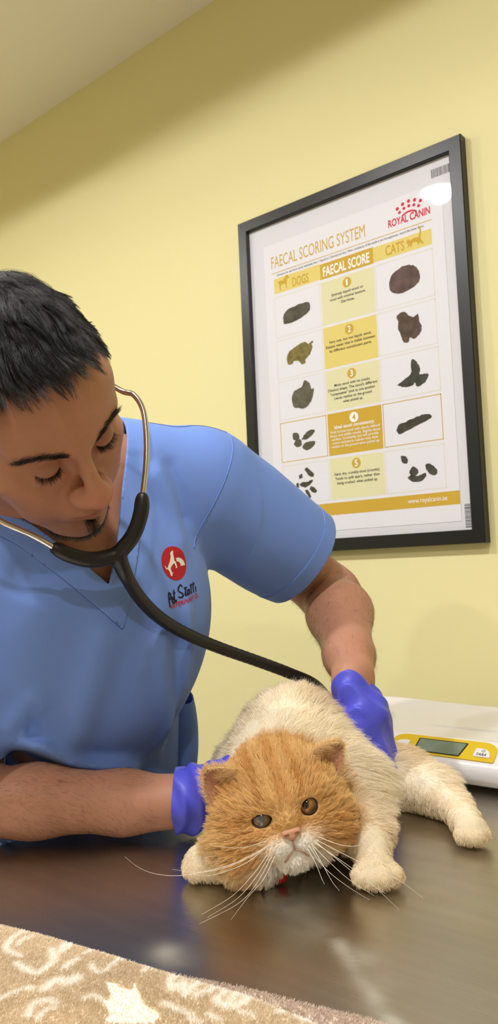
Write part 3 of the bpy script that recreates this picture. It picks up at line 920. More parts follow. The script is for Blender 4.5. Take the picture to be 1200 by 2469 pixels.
cr, cd_, cf = RW[0], RW[1], RW[2]                     # the camera's axes only as a convenient set of directions
HL_F = unit(.30 * cr + .88 * cd_ - .25 * cf); HL_P = unit(-.90 * cr + .30 * cd_ + .30 * cf)
HL_W = WR_L + HL_F * .046 - cr * .008
HL_CURL = [(1.0, .6, .4), (1.1, .6, .4), (1.15, .6, .4), (1.2, .6, .4)]
HL_TH = [((.55, .35, .75), .034, .0125), ((.55, .0, .85), .028, .0105), ((.5, 0, .85), .022, .0085)]
HR_F = unit(np.array([.72, .69, .06])); HR_P = unit(np.array([-.25, .2, 1.0]))
HR_W = WR_R + HR_F * .012
HR_CURL = [(.15, .25, .2)] * 4
HR_TH = [((.7, .6, .3), .034, .0125), ((.95, .2, .2), .028, .0105), ((1, 0, .2), .022, .0085)]

def arm_ops(S):
    S.chain([SH_L, SH_L * .45 + EL_L * .55, EL_L], [.056, .050, .042], k=.02, k0=.04)
    S.chain([EL_L, EL_L * .68 + WR_L * .32 + np.array([.004, 0, .004]), EL_L * .2 + WR_L * .8, WR_L], [.042, .0445, .030, .0245], k=.02)
    S.chain([SH_R, SH_R * .45 + EL_R * .55, EL_R], [.056, .046, .038], k=.02, k0=.04)
    S.chain([EL_R, EL_R * .66 + WR_R * .34 + np.array([0, 0, .003]), EL_R * .22 + WR_R * .78, WR_R], [.037, .0365, .031, .028], k=.02)

def trunk_ops(S, g=0.0):
    S.ell(Bd(0, 0, -.01), (.112 + g, .170 + g, .19 + g), RB, .05)
    S.ell(Bd(-.09, 0, -.18), (.105 + g, .158 + g, .19 + g), RB, .05)
    S.ell(Bd(-.14, 0, -.33), (.115 + g, .165 + g, .16 + g), RB, .05)
    S.cap(SH_R + np.array([0, .02, 0]), SH_L + np.array([0, -.02, 0]), .058 + g, .058 + g, .05)

S = Sdf()
head_ops(S)
S.chain([Hd(0, .03, -.03), Hd(0, .036, -.10), NB + np.array([.03, -.02, .01])], [.055, .054, .056], k=.03)
S.cap(NB + np.array([.02, -.01, .02]), SH_L + np.array([-.01, -.05, .010]), .042, .036, .05)
S.cap(NB + np.array([.02, -.01, .02]), SH_R + np.array([-.01, .05, .010]), .042, .036, .05)
trunk_ops(S); arm_ops(S)
hand_ops(S, HL_W, HL_F, HL_P, True, HL_CURL, HL_TH); hand_ops(S, HR_W, HR_F, HR_P, False, HR_CURL, HR_TH)
BH = float(globals().get('BODY_H', .0017))
BV, BFc = surface_nets(S, (-.12, -1.02, .70), (.72, -.18, 1.56), BH)

def rest_on_table(V, gap):
    m_ = (V[:, 0] > TX0) & (V[:, 0] < TX1) & (V[:, 1] > TY0) & (V[:, 1] < TY1) & (V[:, 2] > .86) & (V[:, 2] < TZ + gap)
    V[m_, 2] = TZ + gap
    return V
BV = rest_on_table(BV, .0018)
M_SKIN = mat('skin', attr='tint', rough=0.5, spec=0.4, bump=0.08, bscale=900, sss=0.08)
M_DHAIR = mat('dark_hair', (13, 11, 10), 0.34, spec=0.5)
def head_local(P): return (P - HT) @ HR
SK = np.array(lin((182, 131, 106)))
def skin_tint(P):
    q = head_local(P); C = np.tile(SK, (len(P), 1))
    C *= (1 + .04 * noise3(P, 120, 8) + .03 * noise3(P, 420, 9))[:, None]
    hd = np.linalg.norm(q / np.array([.1, .13, .15]), axis=1) < 1.0
    def blend(w, c):
        nonlocal C
        w = np.where(hd, np.clip(w, 0, 1), 0)[:, None]; C = C * (1 - w) + np.array(c) * w
    g = lambda c, r: np.exp(-(((q - np.array(c)) / np.array(r)) ** 2).sum(1))
    blend(.5 * g((0, -.112, -.030), (.016, .02, .014)), lin((200, 118, 98)))                    # nose tip
    mouth = np.exp(-((q[:, 0] / .021) ** 4)) * np.exp(-((q[:, 2] + .0645) / .0062) ** 4) * (q[:, 1] < -.082)
    blend(.85 * mouth, lin((172, 102, 92)))
    blend(.55 * (g((.031, -.084, .012), (.017, .02, .009)) + g((-.031, -.084, .012), (.017, .02, .009))), lin((140, 92, 72)))   # eyelids
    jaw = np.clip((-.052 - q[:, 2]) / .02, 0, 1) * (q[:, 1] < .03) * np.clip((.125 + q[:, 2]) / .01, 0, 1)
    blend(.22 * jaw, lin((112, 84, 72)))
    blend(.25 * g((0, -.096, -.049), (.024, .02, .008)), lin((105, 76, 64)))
    s = hair_s(q)
    blend(np.clip((s - .002) / .022, 0, 1) * .93, lin((26, 21, 19)))
    return C
def hair_s(q):
    x, y, z = q[:, 0], q[:, 1], q[:, 2]
    front = z + 1.28 * y - .006 - .20 * np.clip(x - .018, 0, .04) * (z > .02) * np.clip((.058 - x) / .01, 0, 1) - .10 * np.clip(.03 - np.abs(np.abs(x) - .045), 0, 1) * 4 * (z > .03) + .003 * np.sin(x * 160)
    back = np.where(y > .015, z + .062, 1.0)
    return np.minimum(front, back)
me = np_mesh('body', BV, BFc)
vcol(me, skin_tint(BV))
man = empty('person', 'person in blue scrubs and gloves listening to the cat', 'person', (.1, -.70, 0))
def at_root(o, t=man):
    o.parent = t; o.location = -t.location; return o
body = at_root(new_obj('body', me, None, M_SKIN))

# ---------------------------------------------------------------- head hair, brows, lashes, beard
Nb = normals(BV, BFc)
def pick(mask, n, w=None):
    ww = mask.astype(float) if w is None else w
    P, N, _, _ = sample_surface(BV, BFc, n, ww)
    return P, N
q = head_local(BV)
ear = (np.abs(q[:, 0]) > .0745) & (np.abs(q[:, 1] - .016) < .03) & (np.abs(q[:, 2]) < .036)
hmask = (hair_s(q) > .0) & (np.linalg.norm(q / np.array([.1, .13, .16]), axis=1) < 1) & ~ear & (q[:, 2] > -.07)
P, N = pick(hmask, 52000)
keep_ = RNG.random(len(P)) < np.clip(.25 + hair_s(head_local(P)) / .016, 0, 1)
P, N = P[keep_], N[keep_]
q = head_local(P); s = hair_s(q)
# combed back and up from the brow, down at the sides
back = np.stack([-.08 + q[:, 0] * 2.0, np.full(len(q), -.85), -.25 + q[:, 1] * 1.5], 1)
side = np.clip((np.abs(q[:, 0]) - .052) / .016, 0, 1)[:, None] * np.clip((.075 - q[:, 2]) / .03, 0, 1)[:, None]
flow = back * (1 - side) + np.stack([np.sign(q[:, 0]) * .5, np.full(len(q), .35), np.full(len(q), .45)], 1) * side
wisp = np.stack([noise3(q, 150, 21), noise3(q, 150, 22), noise3(q, 150, 23)], 1)
flow = unit(flow + wisp * .36) @ HR.T
top = np.clip((q[:, 2] - .02) / .06, 0, 1)
L_ = (.008 + .023 * top) * np.clip(.6 + s / .05, .5, 1) * RNG.uniform(.5, 1.35, len(P)) * np.where(side[:, 0] > .5, .5, 1) * np.where(q[:, 0] > .040, .45, 1)
d0 = unit(N * (.50 + .10 * top[:, None]) + flow * .75 + RNG.normal(0, .08, P.shape))
pts = grow(P - N * .001, d0, L_, 7, flow - N * .30, .45, .02)
pts = clump(P, pts, 1700, np.clip(RNG.normal(.66, .2, len(P)), 0, .97), np.random.default_rng(2))
at_root(strands('hair', pts, .00010, .00004, None, M_DHAIR))
def local_rows(lines, n, jit):
    """points spread along polylines in head space, projected on the face"""
    out = []
    for L0 in lines:
        Q = catmull(L0, 10); t = RNG.random(n) * (len(Q) - 1); i = t.astype(int); f_ = (t - i)[:, None]
        out.append(Q[i] * (1 - f_) + Q[np.minimum(i + 1, len(Q) - 1)] * f_ + RNG.normal(0, 1, (n, 3)) * np.array(jit))
    return np.concatenate(out)
bvh = BVHTree.FromPolygons([tuple(v) for v in BV], [tuple(f) for f in BFc])
def on_face(Q):
    P = HT + Q @ HR.T; oP = []; oN = []
    for p in P:
        h = bvh.find_nearest(Vector(p)); oP.append(h[0][:]); oN.append(h[1][:])
    return np.array(oP), np.array(oN)
BR = [[(s * .013, -.09, .0265), (s * .022, -.09, .0305), (s * .034, -.085, .0335), (s * (.044 if s > 0 else .047), -.077, .0320), (s * (.048 if s > 0 else .056), -.068, .0265)] for s in (1, -1)]
Q = local_rows(BR, 800, (.0012, 0, .0022)); P, N = on_face(Q)
fl = np.stack([np.sign(Q[:, 0]) * 1.0, np.full(len(Q), .25), np.where(np.abs(Q[:, 0]) < .02, .7, -.02)], 1) @ HR.T
at_root(strands('eyebrow', grow(P, unit(N * .35 + unit(fl) + RNG.normal(0, .12, P.shape)), RNG.uniform(.004, .009, len(P)), 4, -N, .25), .00007, .00003, None, M_DHAIR))
LA = [[(s * .0185, -.0855, .0045), (s * .026, -.0875, .0002), (s * .037, -.0860, .0000), (s * .047, -.0785, .0050)] for s in (1, -1)]
Q = local_rows(LA, 260, (.0003, 0, .0006)); P, N = on_face(Q)
fl = np.stack([np.sign(Q[:, 0]) * .25 + (np.abs(Q[:, 0]) - .031) * np.sign(Q[:, 0]) * 14, np.full(len(Q), -.75), np.full(len(Q), -.75)], 1) @ HR.T
at_root(strands('eyelashes', grow(P, unit(unit(fl) + RNG.normal(0, .2, P.shape)), RNG.uniform(.004, .0090, len(P)), 5, np.tile(HR[:, 2], (len(P), 1)), .25), .0001, .00003, None, M_DHAIR))
BE = [[(-.036, -.062, -.103), (-.028, -.074, -.108), (-.012, -.087, -.111), (.004, -.090, -.112), (.018, -.084, -.110), (.031, -.073, -.104)]]
Q = np.concatenate([local_rows(BE, 1500, (.001, .003, .0032)), local_rows([[(0, -.092, -.080), (0, -.090, -.091), (0, -.091, -.102)]], 420, (.0035, 0, .002))])
P, N = on_face(Q)
fl = np.tile(np.array([0, -.2, -1.0]) @ HR.T, (len(P), 1))
at_root(strands('beard', grow(P, unit(N * .8 + fl * .7 + RNG.normal(0, .25, P.shape)), RNG.uniform(.003, .008, len(P)), 4, fl, .3), .00011, .00004, None, M_DHAIR))
# forearm hair
def seg_t(P, a, b): return ((P - a) @ (b - a)) / ((b - a) @ (b - a))
rows_ = []
for a, b, n in ((EL_L, WR_L, 5200), (EL_R, WR_R, 5200)):
    t = seg_t(BV, a, b); dd = np.linalg.norm(BV - a - np.clip(t, 0, 1)[:, None] * (b - a), axis=1)
    w = ((t > -.1) & (t < .95) & (dd < .065)) * 1.0
    P, N = pick(None, n, w)
    ax = unit(b - a); cl = np.stack([noise3(P, 90, 31), noise3(P, 90, 32), noise3(P, 90, 33)], 1)
    fl = ax + np.array([0, 0, -.45]) + cl * .6
    rows_.append(grow(P, unit(N * .30 + fl + RNG.normal(0, .25, P.shape)), RNG.uniform(.004, .010, len(P)), 4, -N, .22))
at_root(strands('arm_hair', np.concatenate(rows_), .000042, .000015, None, M_DHAIR))
# ---------------------------------------------------------------- scrub top
M_SCRUB = mat('scrub_cotton', (114, 146, 220), 0.85, spec=0.15, bump=0.06, bscale=1500, sheen=0.1)
M_STITCH = mat('navy_stitching', (58, 76, 140), 0.8)
M_RED = mat('emblem_red', (176, 24, 36), 0.75, bump=0.2, bscale=900)
M_WHITE = mat('emblem_white_thread', (232, 224, 214), 0.8)
M_NAVY = mat('navy_thread', (16, 18, 36), 0.8)
M_REDT = mat('red_thread', (190, 30, 60), 0.8)
def bp(u, v, f=.125):
    """photo pixel -> (l, z) on the plane of the chest"""
    o = Bd(f, 0, 0); r = atd(u, v, 1.0) - CAM; p = CAM + r * (((o - CAM) @ BF) / (r @ BF))
    qq = (p - CH) @ RB
    return qq[1:]
HEM_L = np.array([.384, -.372, 1.203]); AX_L = unit(HEM_L - SH_L + np.array([0, 0, .012])); HEM_R = SH_R * .12 + EL_R * .88; AX_R = unit(EL_R - SH_R)
FOLDS = [  # pixels, width, height (outwards +)
 ([(262, 1500), (240, 1580), (205, 1700), (150, 1830)], .018, .007), ([(320, 1540), (290, 1640), (240, 1780), (215, 1850)], .020, -.006),
 ([(388, 1500), (392, 1650), (388, 1850)], .010, .005), ([(425, 1500), (428, 1650), (418, 1860)], .010, -.006), ([(445, 1420), (452, 1600), (440, 1850)], .009, .006),
 ([(35, 1785), (90, 1800), (150, 1838), (220, 1850), (290, 1848), (345, 1872)], .011, .026), ([(20, 1830), (90, 1845), (150, 1872), (290, 1885), (360, 1895)], .018, -.028),
 ([(15, 1780), (40, 1730), (75, 1690), (110, 1725)], .012, .006), ([(60, 1760), (100, 1760)], .014, -.005),
 ([(360, 1110), (395, 1180), (425, 1260), (440, 1350)], .014, .006), ([(400, 1100), (430, 1180), (452, 1280)], .010, -.005),
 ([(330, 1085), (345, 1150), (380, 1250)], .012, -.003), ([(120, 1420), (60, 1560), (20, 1700)], .03, .005), ([(90, 1330), (40, 1450)], .02, -.004),
 ([(300, 1500), (330, 1560), (345, 1640)], .015, .004)]
def folds(P):
    qq = (P - CH) @ RB; lz = qq[:, 1:]; v = np.zeros(len(P)); fr_ = np.clip((qq[:, 0] + .02) / .05, 0, 1)
    for L0, w, a in FP:
        Q = catmull(L0, 4); d = np.full(len(P), 9.0); tt = np.zeros(len(P))
        n_ = len(Q) - 1
        for i, (p, r_) in enumerate(zip(Q[:-1], Q[1:])):
            ab = r_ - p; t = np.clip(((lz - p) @ ab) / (ab @ ab), 0, 1)
            e = np.linalg.norm(lz - p - t[:, None] * ab, axis=1); b_ = e < d; d[b_] = e[b_]; tt[b_] = (i + t[b_]) / n_
        v -= a * np.exp(-(d / w) ** 2) * np.clip(np.minimum(tt, 1 - tt) * 5 + .25, 0, 1) * fr_
    v += .0012 * noise3(P, 42, 51)
    t = (P - SH_L) @ AX_L; ar = (t > .02) & (P[:, 1] > -.50)                      # drag lines round the sleeve
    v += np.where(ar, .0022 * np.sin(t * 55 + 9 * (P[:, 2] - 1.2) / .1 * .6 + noise3(P, 20, 52) * 2) * np.clip((t - .02) / .05, 0, 1), 0)
    return v
G = Sdf()
G.ell(Bd(.005, 0, -.02), (.128, .178, .20), RB, .05)
G.ell(Bd(-.10, .005, -.18), (.122, .170, .21), RB, .06)
G.ell(Bd(-.135, 0, -.36), (.130, .190, .20), RB, .06)
G.cap(SH_R + np.array([.0, .02, .004]), SH_L + np.array([0, -.02, .004]), .068, .068, .05)
G.cap(NB + np.array([.0, -.01, .02]), SH_L + np.array([-.01, -.05, .012]), .070, .056, .05)
G.cap(NB + np.array([.0, -.01, .02]), SH_R + np.array([-.01, .05, .012]), .070, .056, .05)
G.cap(SH_L + np.array([0, 0, -.012]), HEM_L + AX_L * .06, .086, .068, .03)
G.cap(SH_L, HEM_L + AX_L * .06 + np.array([0, 0, .012]), .070, .060, .03)
G.cap(SH_R, HEM_R + AX_R * .06, .074, .050, .03)
pv_, pf_ = surface_nets(G, (-.13, -1.04, .66), (.52, -.24, 1.47), .012, 4)
pb_ = BVHTree.FromPolygons([tuple(v) for v in pv_], [tuple(f) for f in pf_])
def on_cloth(u, v):
    h = pb_.ray_cast(Vector(CAM), Vector(unit(atd(u, v, 1.0) - CAM)))
    return ((np.array(h[0]) - CH) @ RB)[1:] if h[0] is not None else bp(u, v)
FP = [(np.array([on_cloth(*q) for q in pts]), w, a) for pts, w, a in FOLDS]
G.add(folds, CH + np.array([0, .1, -.1]), .6, 0, 'd')
SV, SF = surface_nets(G, (-.13, -1.04, .66), (.52, -.24, 1.47), .0034)
ST = tris(SF)
def g_shirt(P):
    qq = (P - CH) @ RB
    g = P[:, 2] - .735
    gl = np.where(qq[:, 1] > .12, (HEM_L - P) @ AX_L, 9); gr = np.where((qq[:, 1] < -.10) & (np.linalg.norm(P - HEM_R, axis=1) < .16), (HEM_R - P) @ AX_R, 9)
    return np.minimum(np.minimum(g, gl), gr)
VB = bp(257, 1412); VA = bp(0, 1178); VC = np.array([.040, .150])
n1 = np.array([-(VA - VB)[1], (VA - VB)[0]]); n1 = -n1 / np.linalg.norm(n1)
n2 = np.array([-(VC - VB)[1], (VC - VB)[0]]); n2 = n2 / np.linalg.norm(n2)
if n1[0] > 0: n1 = -n1
if n2[0] < 0: n2 = -n2
NA = unit(Hd(0, .036, -.10) - NB)
def g_neck(P):
    qq = (P - CH) @ RB; lz = qq[:, 1:] - VB
    w = np.maximum(lz @ n1, lz @ n2) + np.clip(-.02 - qq[:, 0], 0, 1) * 3
    rel = P - NB - np.array([.012, -.008, 0]); h_ = rel @ NA; r_ = np.linalg.norm(rel - h_[:, None] * NA, axis=1)
    c = np.maximum(r_ - .059, -(h_ + .075))
    return smin(w, c, .02)
V1, T1, _ = clip_mesh(SV, ST, g_shirt(SV))
V1, T1, _ = clip_mesh(V1, T1, g_neck(V1))
def smooth_rim(V, T, n=10):
    e = np.concatenate([T[:, [0, 1]], T[:, [1, 2]], T[:, [2, 0]]]); k = np.sort(e, 1)
    u, idx, c = np.unique(k, axis=0, return_index=True, return_counts=True); b = u[c == 1]
    V = V.copy(); cnt = np.zeros(len(V)); np.add.at(cnt, b.ravel(), 1); ok = cnt == 2
    for _ in range(n):
        a = np.zeros_like(V); np.add.at(a, b[:, 0], V[b[:, 1]]); np.add.at(a, b[:, 1], V[b[:, 0]])
        V[ok] = .5 * V[ok] + .25 * a[ok]
    return V
V1 = smooth_rim(V1, T1)
low_ = (V1[:, 2] < TZ + .004) & (V1[:, 0] > TX0 - .004) & (V1[:, 0] < TX0 + .03)
V1[low_, 0] = TX0 - .004      # the cloth hangs against the table edge
V2, T2 = solidify(V1, T1, .0016)
shirt = at_root(new_obj('scrub_top', np_mesh('scrub_top', V2, T2), None, M_SCRUB))
def under_shirt(o):
    o.parent = shirt; return o
N1 = normals(V1, T1)
def strip(name, g, lo, hi, lift, th, m):
    Va, Ta, _ = clip_mesh(V1 + N1 * lift, T1, g - lo); u = None
    ga = gfun(Va) if False else None
    return Va, Ta
def keep_big(V, T, frac=.08):
    lab = np.arange(len(V))
    while True:
        m_ = lab[T].min(1); new = lab.copy()
        for i in range(3): np.minimum.at(new, T[:, i], m_)
        new = new[new]
        if (new == lab).all(): break
        lab = new
    tl = lab[T[:, 0]]; u, c = np.unique(tl, return_counts=True); T = T[np.isin(tl, u[c > frac * len(T)])]
    u, inv = np.unique(T, return_inverse=True); return V[u], inv.reshape(T.shape)
def band(name, gf, lo, hi, lift, th, m, label=None):
    Va, Ta, i = clip_mesh(V1, T1, gf(V1) - lo); Va, Ta, i = clip_mesh(Va, Ta, hi - gf(Va))
    Va, Ta = keep_big(Va, Ta); Na = normals(Va, Ta); Vb, Tb = solidify(Va + Na * lift, Ta, th)
    o = under_shirt(new_obj(name, np_mesh(name, Vb, Tb), None, m))
    if label: o['label'] = label
    return o
g_front = lambda P: np.where(((P - CH) @ RB)[:, 0] > -.12, g_neck(P), 9)
band('neckband', g_neck, -1, .027, .0020, .0022, M_SCRUB)
band('stitching', g_neck, .0265, .0274, .0008, .0012, M_STITCH)
g_arm = lambda P: np.where((((P - CH) @ RB)[:, 1] > .10) & (np.linalg.norm(P - SH_L, axis=1) < .13), (P - SH_L) @ AX_L + .012 + .02 * (P[:, 2] - 1.28) * 4, -9)
band('shoulder_seam', g_arm, 0, .0012, .0009, .0014, M_SCRUB)
g_hem = lambda P: np.where((((P - CH) @ RB)[:, 1] > .12) & (np.linalg.norm(P - HEM_L, axis=1) < .14), (HEM_L - P) @ AX_L, 9)
band('sleeve_hem', g_hem, -1, .024, .0008, .0014, M_SCRUB)
g_yoke = lambda P: np.where((((P - CH) @ RB)[:, 1] > .02) & (P[:, 2] > 1.22) & ((P - SH_L) @ AX_L < -.014), ((P - CH) @ RB)[:, 0] - .034 + .004 * np.sin(P[:, 1] * 90), -9)
band('yoke_stitching', g_yoke, 0, .0011, .0006, .0010, M_STITCH)
sbvh = BVHTree.FromPolygons([tuple(v) for v in V1], [tuple(t) for t in T1])
def on_shirt(u, v):
    d = atd(u, v, 1.0) - CAM; h = sbvh.ray_cast(Vector(CAM), Vector(unit(d))); return np.array(h[0]), np.array(h[1])
LC, LN = on_shirt(420, 1358)
LN = unit(LN * .5 + BF * .5); LR = unit(np.cross([0, 0, 1], LN)); LU = np.cross(LN, LR)
a_ = math.radians(9); LR, LU = LR * math.cos(a_) + LU * math.sin(a_), LU * math.cos(a_) - LR * math.sin(a_)
def embroider(name, V2d, Fc, m, lift, parent, cell=.0025):
    bm = bmesh.new(); vs = [bm.verts.new((x, y, 0)) for x, y in V2d]
    for f in Fc:
        try: bm.faces.new([vs[i] for i in f])
        except ValueError: pass
    bmesh.ops.triangulate(bm, faces=bm.faces[:])
    for _ in range(4):
        long = [e for e in bm.edges if e.calc_length() > cell]
        if not long: break
        bmesh.ops.subdivide_edges(bm, edges=long, cuts=1); bmesh.ops.triangulate(bm, faces=[f for f in bm.faces if len(f.verts) > 3])
    kill = []
    for v in bm.verts:
        p = LC + LR * v.co.x + LU * v.co.y
        h = sbvh.ray_cast(Vector(p + LN * .06), Vector(-LN), .14)
        if h[0] is None: kill.append(v); v.co = Vector(p)
        else: v.co = h[0] + h[1] * lift
    bmesh.ops.delete(bm, geom=kill, context='VERTS')
    me = bpy.data.meshes.new(name); bm.to_mesh(me); bm.free(); shade(me, True)
    o = new_obj(name, me, parent, m); return o
emb = under_shirt(embroider('emblem', [(.0205 * math.cos(t), .0205 * math.sin(t)) for t in np.linspace(0, 2 * math.pi, 49)[:-1]], [list(range(48))], M_RED, .0004, None))
emb['label'] = 'round red emblem with a white dog and cat'
K = .041 / 540.0     # emblem close-up units -> metres
def epx(pts): return [((x - 520) * K, (495 - y) * K * .82) for x, y in pts]
dogE = epx([(545,250),(548,290),(535,300),(532,400),(525,450),(545,465),(552,560),(548,590),(515,595),(512,580),(528,575),(510,500),(495,495),(430,545),(405,580),(412,650),(432,660),(430,680),(405,685),(415,715),(390,725),(370,690),(372,640),(345,580),(310,570),(298,505),(308,505),(325,550),(345,555),(380,500),(430,440),(470,350),(478,290),(510,262)])
catE = epx([(570,400),(590,408),(615,400),(690,440),(725,490),(745,575),(680,578),(655,570),(620,582),(640,555),(625,495),(590,480),(568,470),(575,440)])
d1 = embroider('dog_figure', dogE, [list(range(len(dogE)))], M_WHITE, .0008, emb); d2 = embroider('cat_figure', catE, [list(range(len(catE)))], M_WHITE, .0008, emb)
def stitched(name, s, x0, x1, y0, cap, m, shear, bold, rise=0.0):
    V, Fc = flat_text(s, bold=bold, shear=shear); Hv, _ = flat_text('H', bold=bold); k = cap / np.ptp(Hv[:, 1]); u = (V[:, 0] - V[:, 0].min()) / np.ptp(V[:, 0])
    V2 = np.stack([x0 + u * (x1 - x0), y0 + (V[:, 1] - Hv[:, 1].min()) * k + u * rise], 1)
    return under_shirt(embroider(name, V2, Fc, m, .0005, None, .002))
STROKES = [[(240,1355),(245,1210),(262,1085),(288,1085),(294,1140),(272,1190),(250,1200)], [(302,1225),(338,1195),(335,1160),(312,1172),(306,1240),(330,1272),(356,1235)], [(378,1012),(362,1130),(360,1225),(380,1238),(402,1200)], [(342,1090),(398,1066)],
 [(568,960),(548,922),(502,950),(466,1018),(482,1050),(530,1080),(546,1120),(502,1165),(438,1150)], [(640,962),(606,1060),(586,1110),(602,1130),(642,1085)], [(588,990),(668,960)], [(712,1022),(682,1012),(652,1060),(656,1112),(690,1082),(728,1000),(712,1072),(742,1082)],
 [(800,884),(780,980),(764,1058),(792,1078)], [(758,935),(832,902)], [(868,850),(850,940),(834,1030),(862,1050)], [(826,912),(905,876)], [(925,930),(905,1010),(930,1035)]]
V2_, F2_ = [], []
for st_ in STROKES:
    Q = catmull(np.array(st_, float), 5); tq = unit(np.gradient(Q, axis=0)); nq = np.stack([-tq[:, 1], tq[:, 0]], 1); b_ = len(V2_); n_ = len(Q)
    wd = 13.5 * np.clip(np.minimum(np.arange(n_), n_ - 1 - np.arange(n_)) / 3 + .55, 0, 1)[:, None]
    V2_ += [tuple(p) for p in Q + nq * wd] + [tuple(p) for p in Q - nq * wd]
    F2_ += [[b_ + k, b_ + k + 1, b_ + n_ + k + 1, b_ + n_ + k] for k in range(n_ - 1)]
V2_ = np.array(V2_); V2_ = np.stack([(V2_[:, 0] - 520) * K * 1.02, (495 - V2_[:, 1]) * K * .82 + (V2_[:, 0] - 520) * K * -.20], 1)
under_shirt(embroider('name_lettering', V2_, F2_, M_NAVY, .0006, None, .002))
stitched('subtitle_lettering', 'VETERINARY CL', -.0215, .0345, -.0515, .0052, M_REDT, .1, .02, .004)
# side pocket standing off the hip
pk = Sdf(); pk.ell(Bd(-.080, .176, -.21), (.030, .024, .085), RB, .01)
PV, PF = surface_nets(pk, Bd(-.075, .2, -.21) - .13, Bd(-.075, .2, -.21) + .13, .003)
pq = (PV - CH) @ RB
Vp, Tp, _ = clip_mesh(PV, tris(PF), -.155 - (pq[:, 2] + .5 * (pq[:, 0] + .075)))
Vp, Tp = solidify(Vp, Tp, .0016)
under_shirt(new_obj('hip_pocket', np_mesh('hip_pocket', Vp, Tp), None, M_SCRUB))

# ---------------------------------------------------------------- trousers and shoes (below the table)
M_SHOE = mat('black_shoe', (30, 30, 32), 0.5)
Tq = Sdf(); trs = []
Tq.ell(Bd(-.14, 0, -.36), (.112, .168, .15), RB, .05)
FEET = []
for s in (1, -1):
    hip = Bd(-.145, s * .085, -.42); knee = Bd(-.13, s * .11, -.72); ank = Bd(-.19, s * .12, -1.08)
    Tq.chain([hip, knee, ank], [.092, .068, .055], .04, .05); FEET.append(ank)
TV, TF = surface_nets(Tq, (-.25, -1.05, .05), (.35, -.35, .95), .008, 4)
at_root(new_obj('scrub_trousers', np_mesh('scrub_trousers', TV, TF), None, M_SCRUB))
for a in FEET:
    q_ = Sdf(); b0_ = np.array([a[0], a[1], .045])
    q_.cap(b0_ - BF * .05 + np.array([0, 0, .01]), b0_ + BF * .15 - np.array([0, 0, .008]), .042, .034, .02); q_.cap(b0_ - BF * .03, b0_ + np.array([0, 0, .07]), .044, .045, .03)
    q_.add(lambda P: P[:, 2] - .002 if False else .002 - P[:, 2], b0_, .3, 0.001, 's') if False else None
    fv, ff = surface_nets(q_, b0_ - .25, b0_ + .25, .006, 4)
    fv[:, 2] = np.maximum(fv[:, 2], .001)
    at_root(new_obj('shoe', np_mesh('shoe', fv, ff), None, M_SHOE))

# ---------------------------------------------------------------- gloves
M_NIT = mat('nitrile_glove', (82, 86, 214), 0.42, spec=0.45, bump=0.15, bscale=250)
def glove(name, W, f, p, left, curls, th, arm_dir, cuff_at, rc, seed, lo, hi):
    g = Sdf()
    hand_ops(g, W, f, p, left, curls, th, .0022)
    a = unit(arm_dir); c0 = W + a * (max(cuff_at, 0) + .04)
    g.cap(c0, W - a * .012, rc * 1.03, rc, .012)
    e1_ = unit(np.cross(a, [.3, .2, .9])); e2_ = np.cross(a, e1_)
    def wr(P):
        t = (P - W) @ a; q = P - W; ang = np.arctan2(q @ e2_, q @ e1_)
        k = np.clip((t - cuff_at + .085) / .05, 0, 1)
        ph = t * 320 + 2.2 * np.sin(ang * 2 + seed) + ang * 1.0 + noise3(P, 60, seed) * 2.2
        r_ = -.0032 * (np.abs(np.sin(ph * .5)) ** 3) * k
        rr2 = np.clip((np.linalg.norm(q - t[:, None] * a, axis=1) - .014) / .012, 0, 1)
        return (r_ + .0014 * np.sin(ang * 5 + t * 60 + seed) * k) * rr2 + .0007 * noise3(P, 140, seed + 1)
    g.add(wr, W, .3, 0, 'd')
    v, f_ = surface_nets(g, lo, hi, .0016)
    e_ = W + a * cuff_at
    gg = e_ - v; gg = gg @ a + .0018 * noise3(v, 90, seed + 2)
    v, t, _ = clip_mesh(v, tris(f_), gg)
    v, t = solidify(v, t, .0005); v = rest_on_table(v, .0008)
    return at_root(new_obj(name, np_mesh(name, v, t), None, M_NIT))
glove('glove', HL_W, HL_F, HL_P, True, HL_CURL, HL_TH, EL_L - WR_L, .002, .0300, 61, HL_W - .2, HL_W + .2)
glove('glove', HR_W, HR_F, HR_P, False, HR_CURL, HR_TH, EL_R - WR_R, .004, .0325, 71, HR_W - .22, HR_W + .22)

# ================================================================== stethoscope
M_CHR = mat('stethoscope_metal', (205, 198, 190), 0.22, metal=1.0)
M_TUBE = mat('stethoscope_tubing', (24, 25, 26), 0.42, spec=0.5)
stt = empty('stethoscope', 'black stethoscope with metal ear tubes worn by the person', 'stethoscope', tuple(atd(283, 1337, .82)))
def at_st(o): o.parent = stt; o.location = -stt.location; return o
A3 = lambda L0: np.array([atd(*q) for q in L0])
lt = np.concatenate([[Hd(.083, .008, -.004)], A3([(292, 942, .838), (322, 952, .833), (345, 990, .828), (353, 1060, .822), (351, 1130, .816), (342, 1210, .81)])])
rt = np.concatenate([A3([(136, 1324, .79), (80, 1292, .775), (0, 1256, .757), (-80, 1205, .75), (-122, 1130, .752)]), [Hd(-.083, .008, -.004)]])
at_st(tube('binaural_tube', catmull(lt, 10), .0030, M_CHR)); at_st(tube('binaural_tube', catmull(rt, 10), .0030, M_CHR))
for s in (1, -1):
    at_st(tube('ear_tip', np.array([Hd(s * .080, .008, -.004), Hd(s * .0835, .008, -.004), Hd(s * .087, .0075, -.004)]), [.0035, .0055, .0035], M_TUBE))
Y = Sdf()
J = atd(283, 1340, .82)
Y.chain(catmull(A3([(343, 1200, .81), (339, 1240, .811), (320, 1292, .815), (283, 1338, .82)]), 5), np.linspace(.0060, .0072, 16), .004)
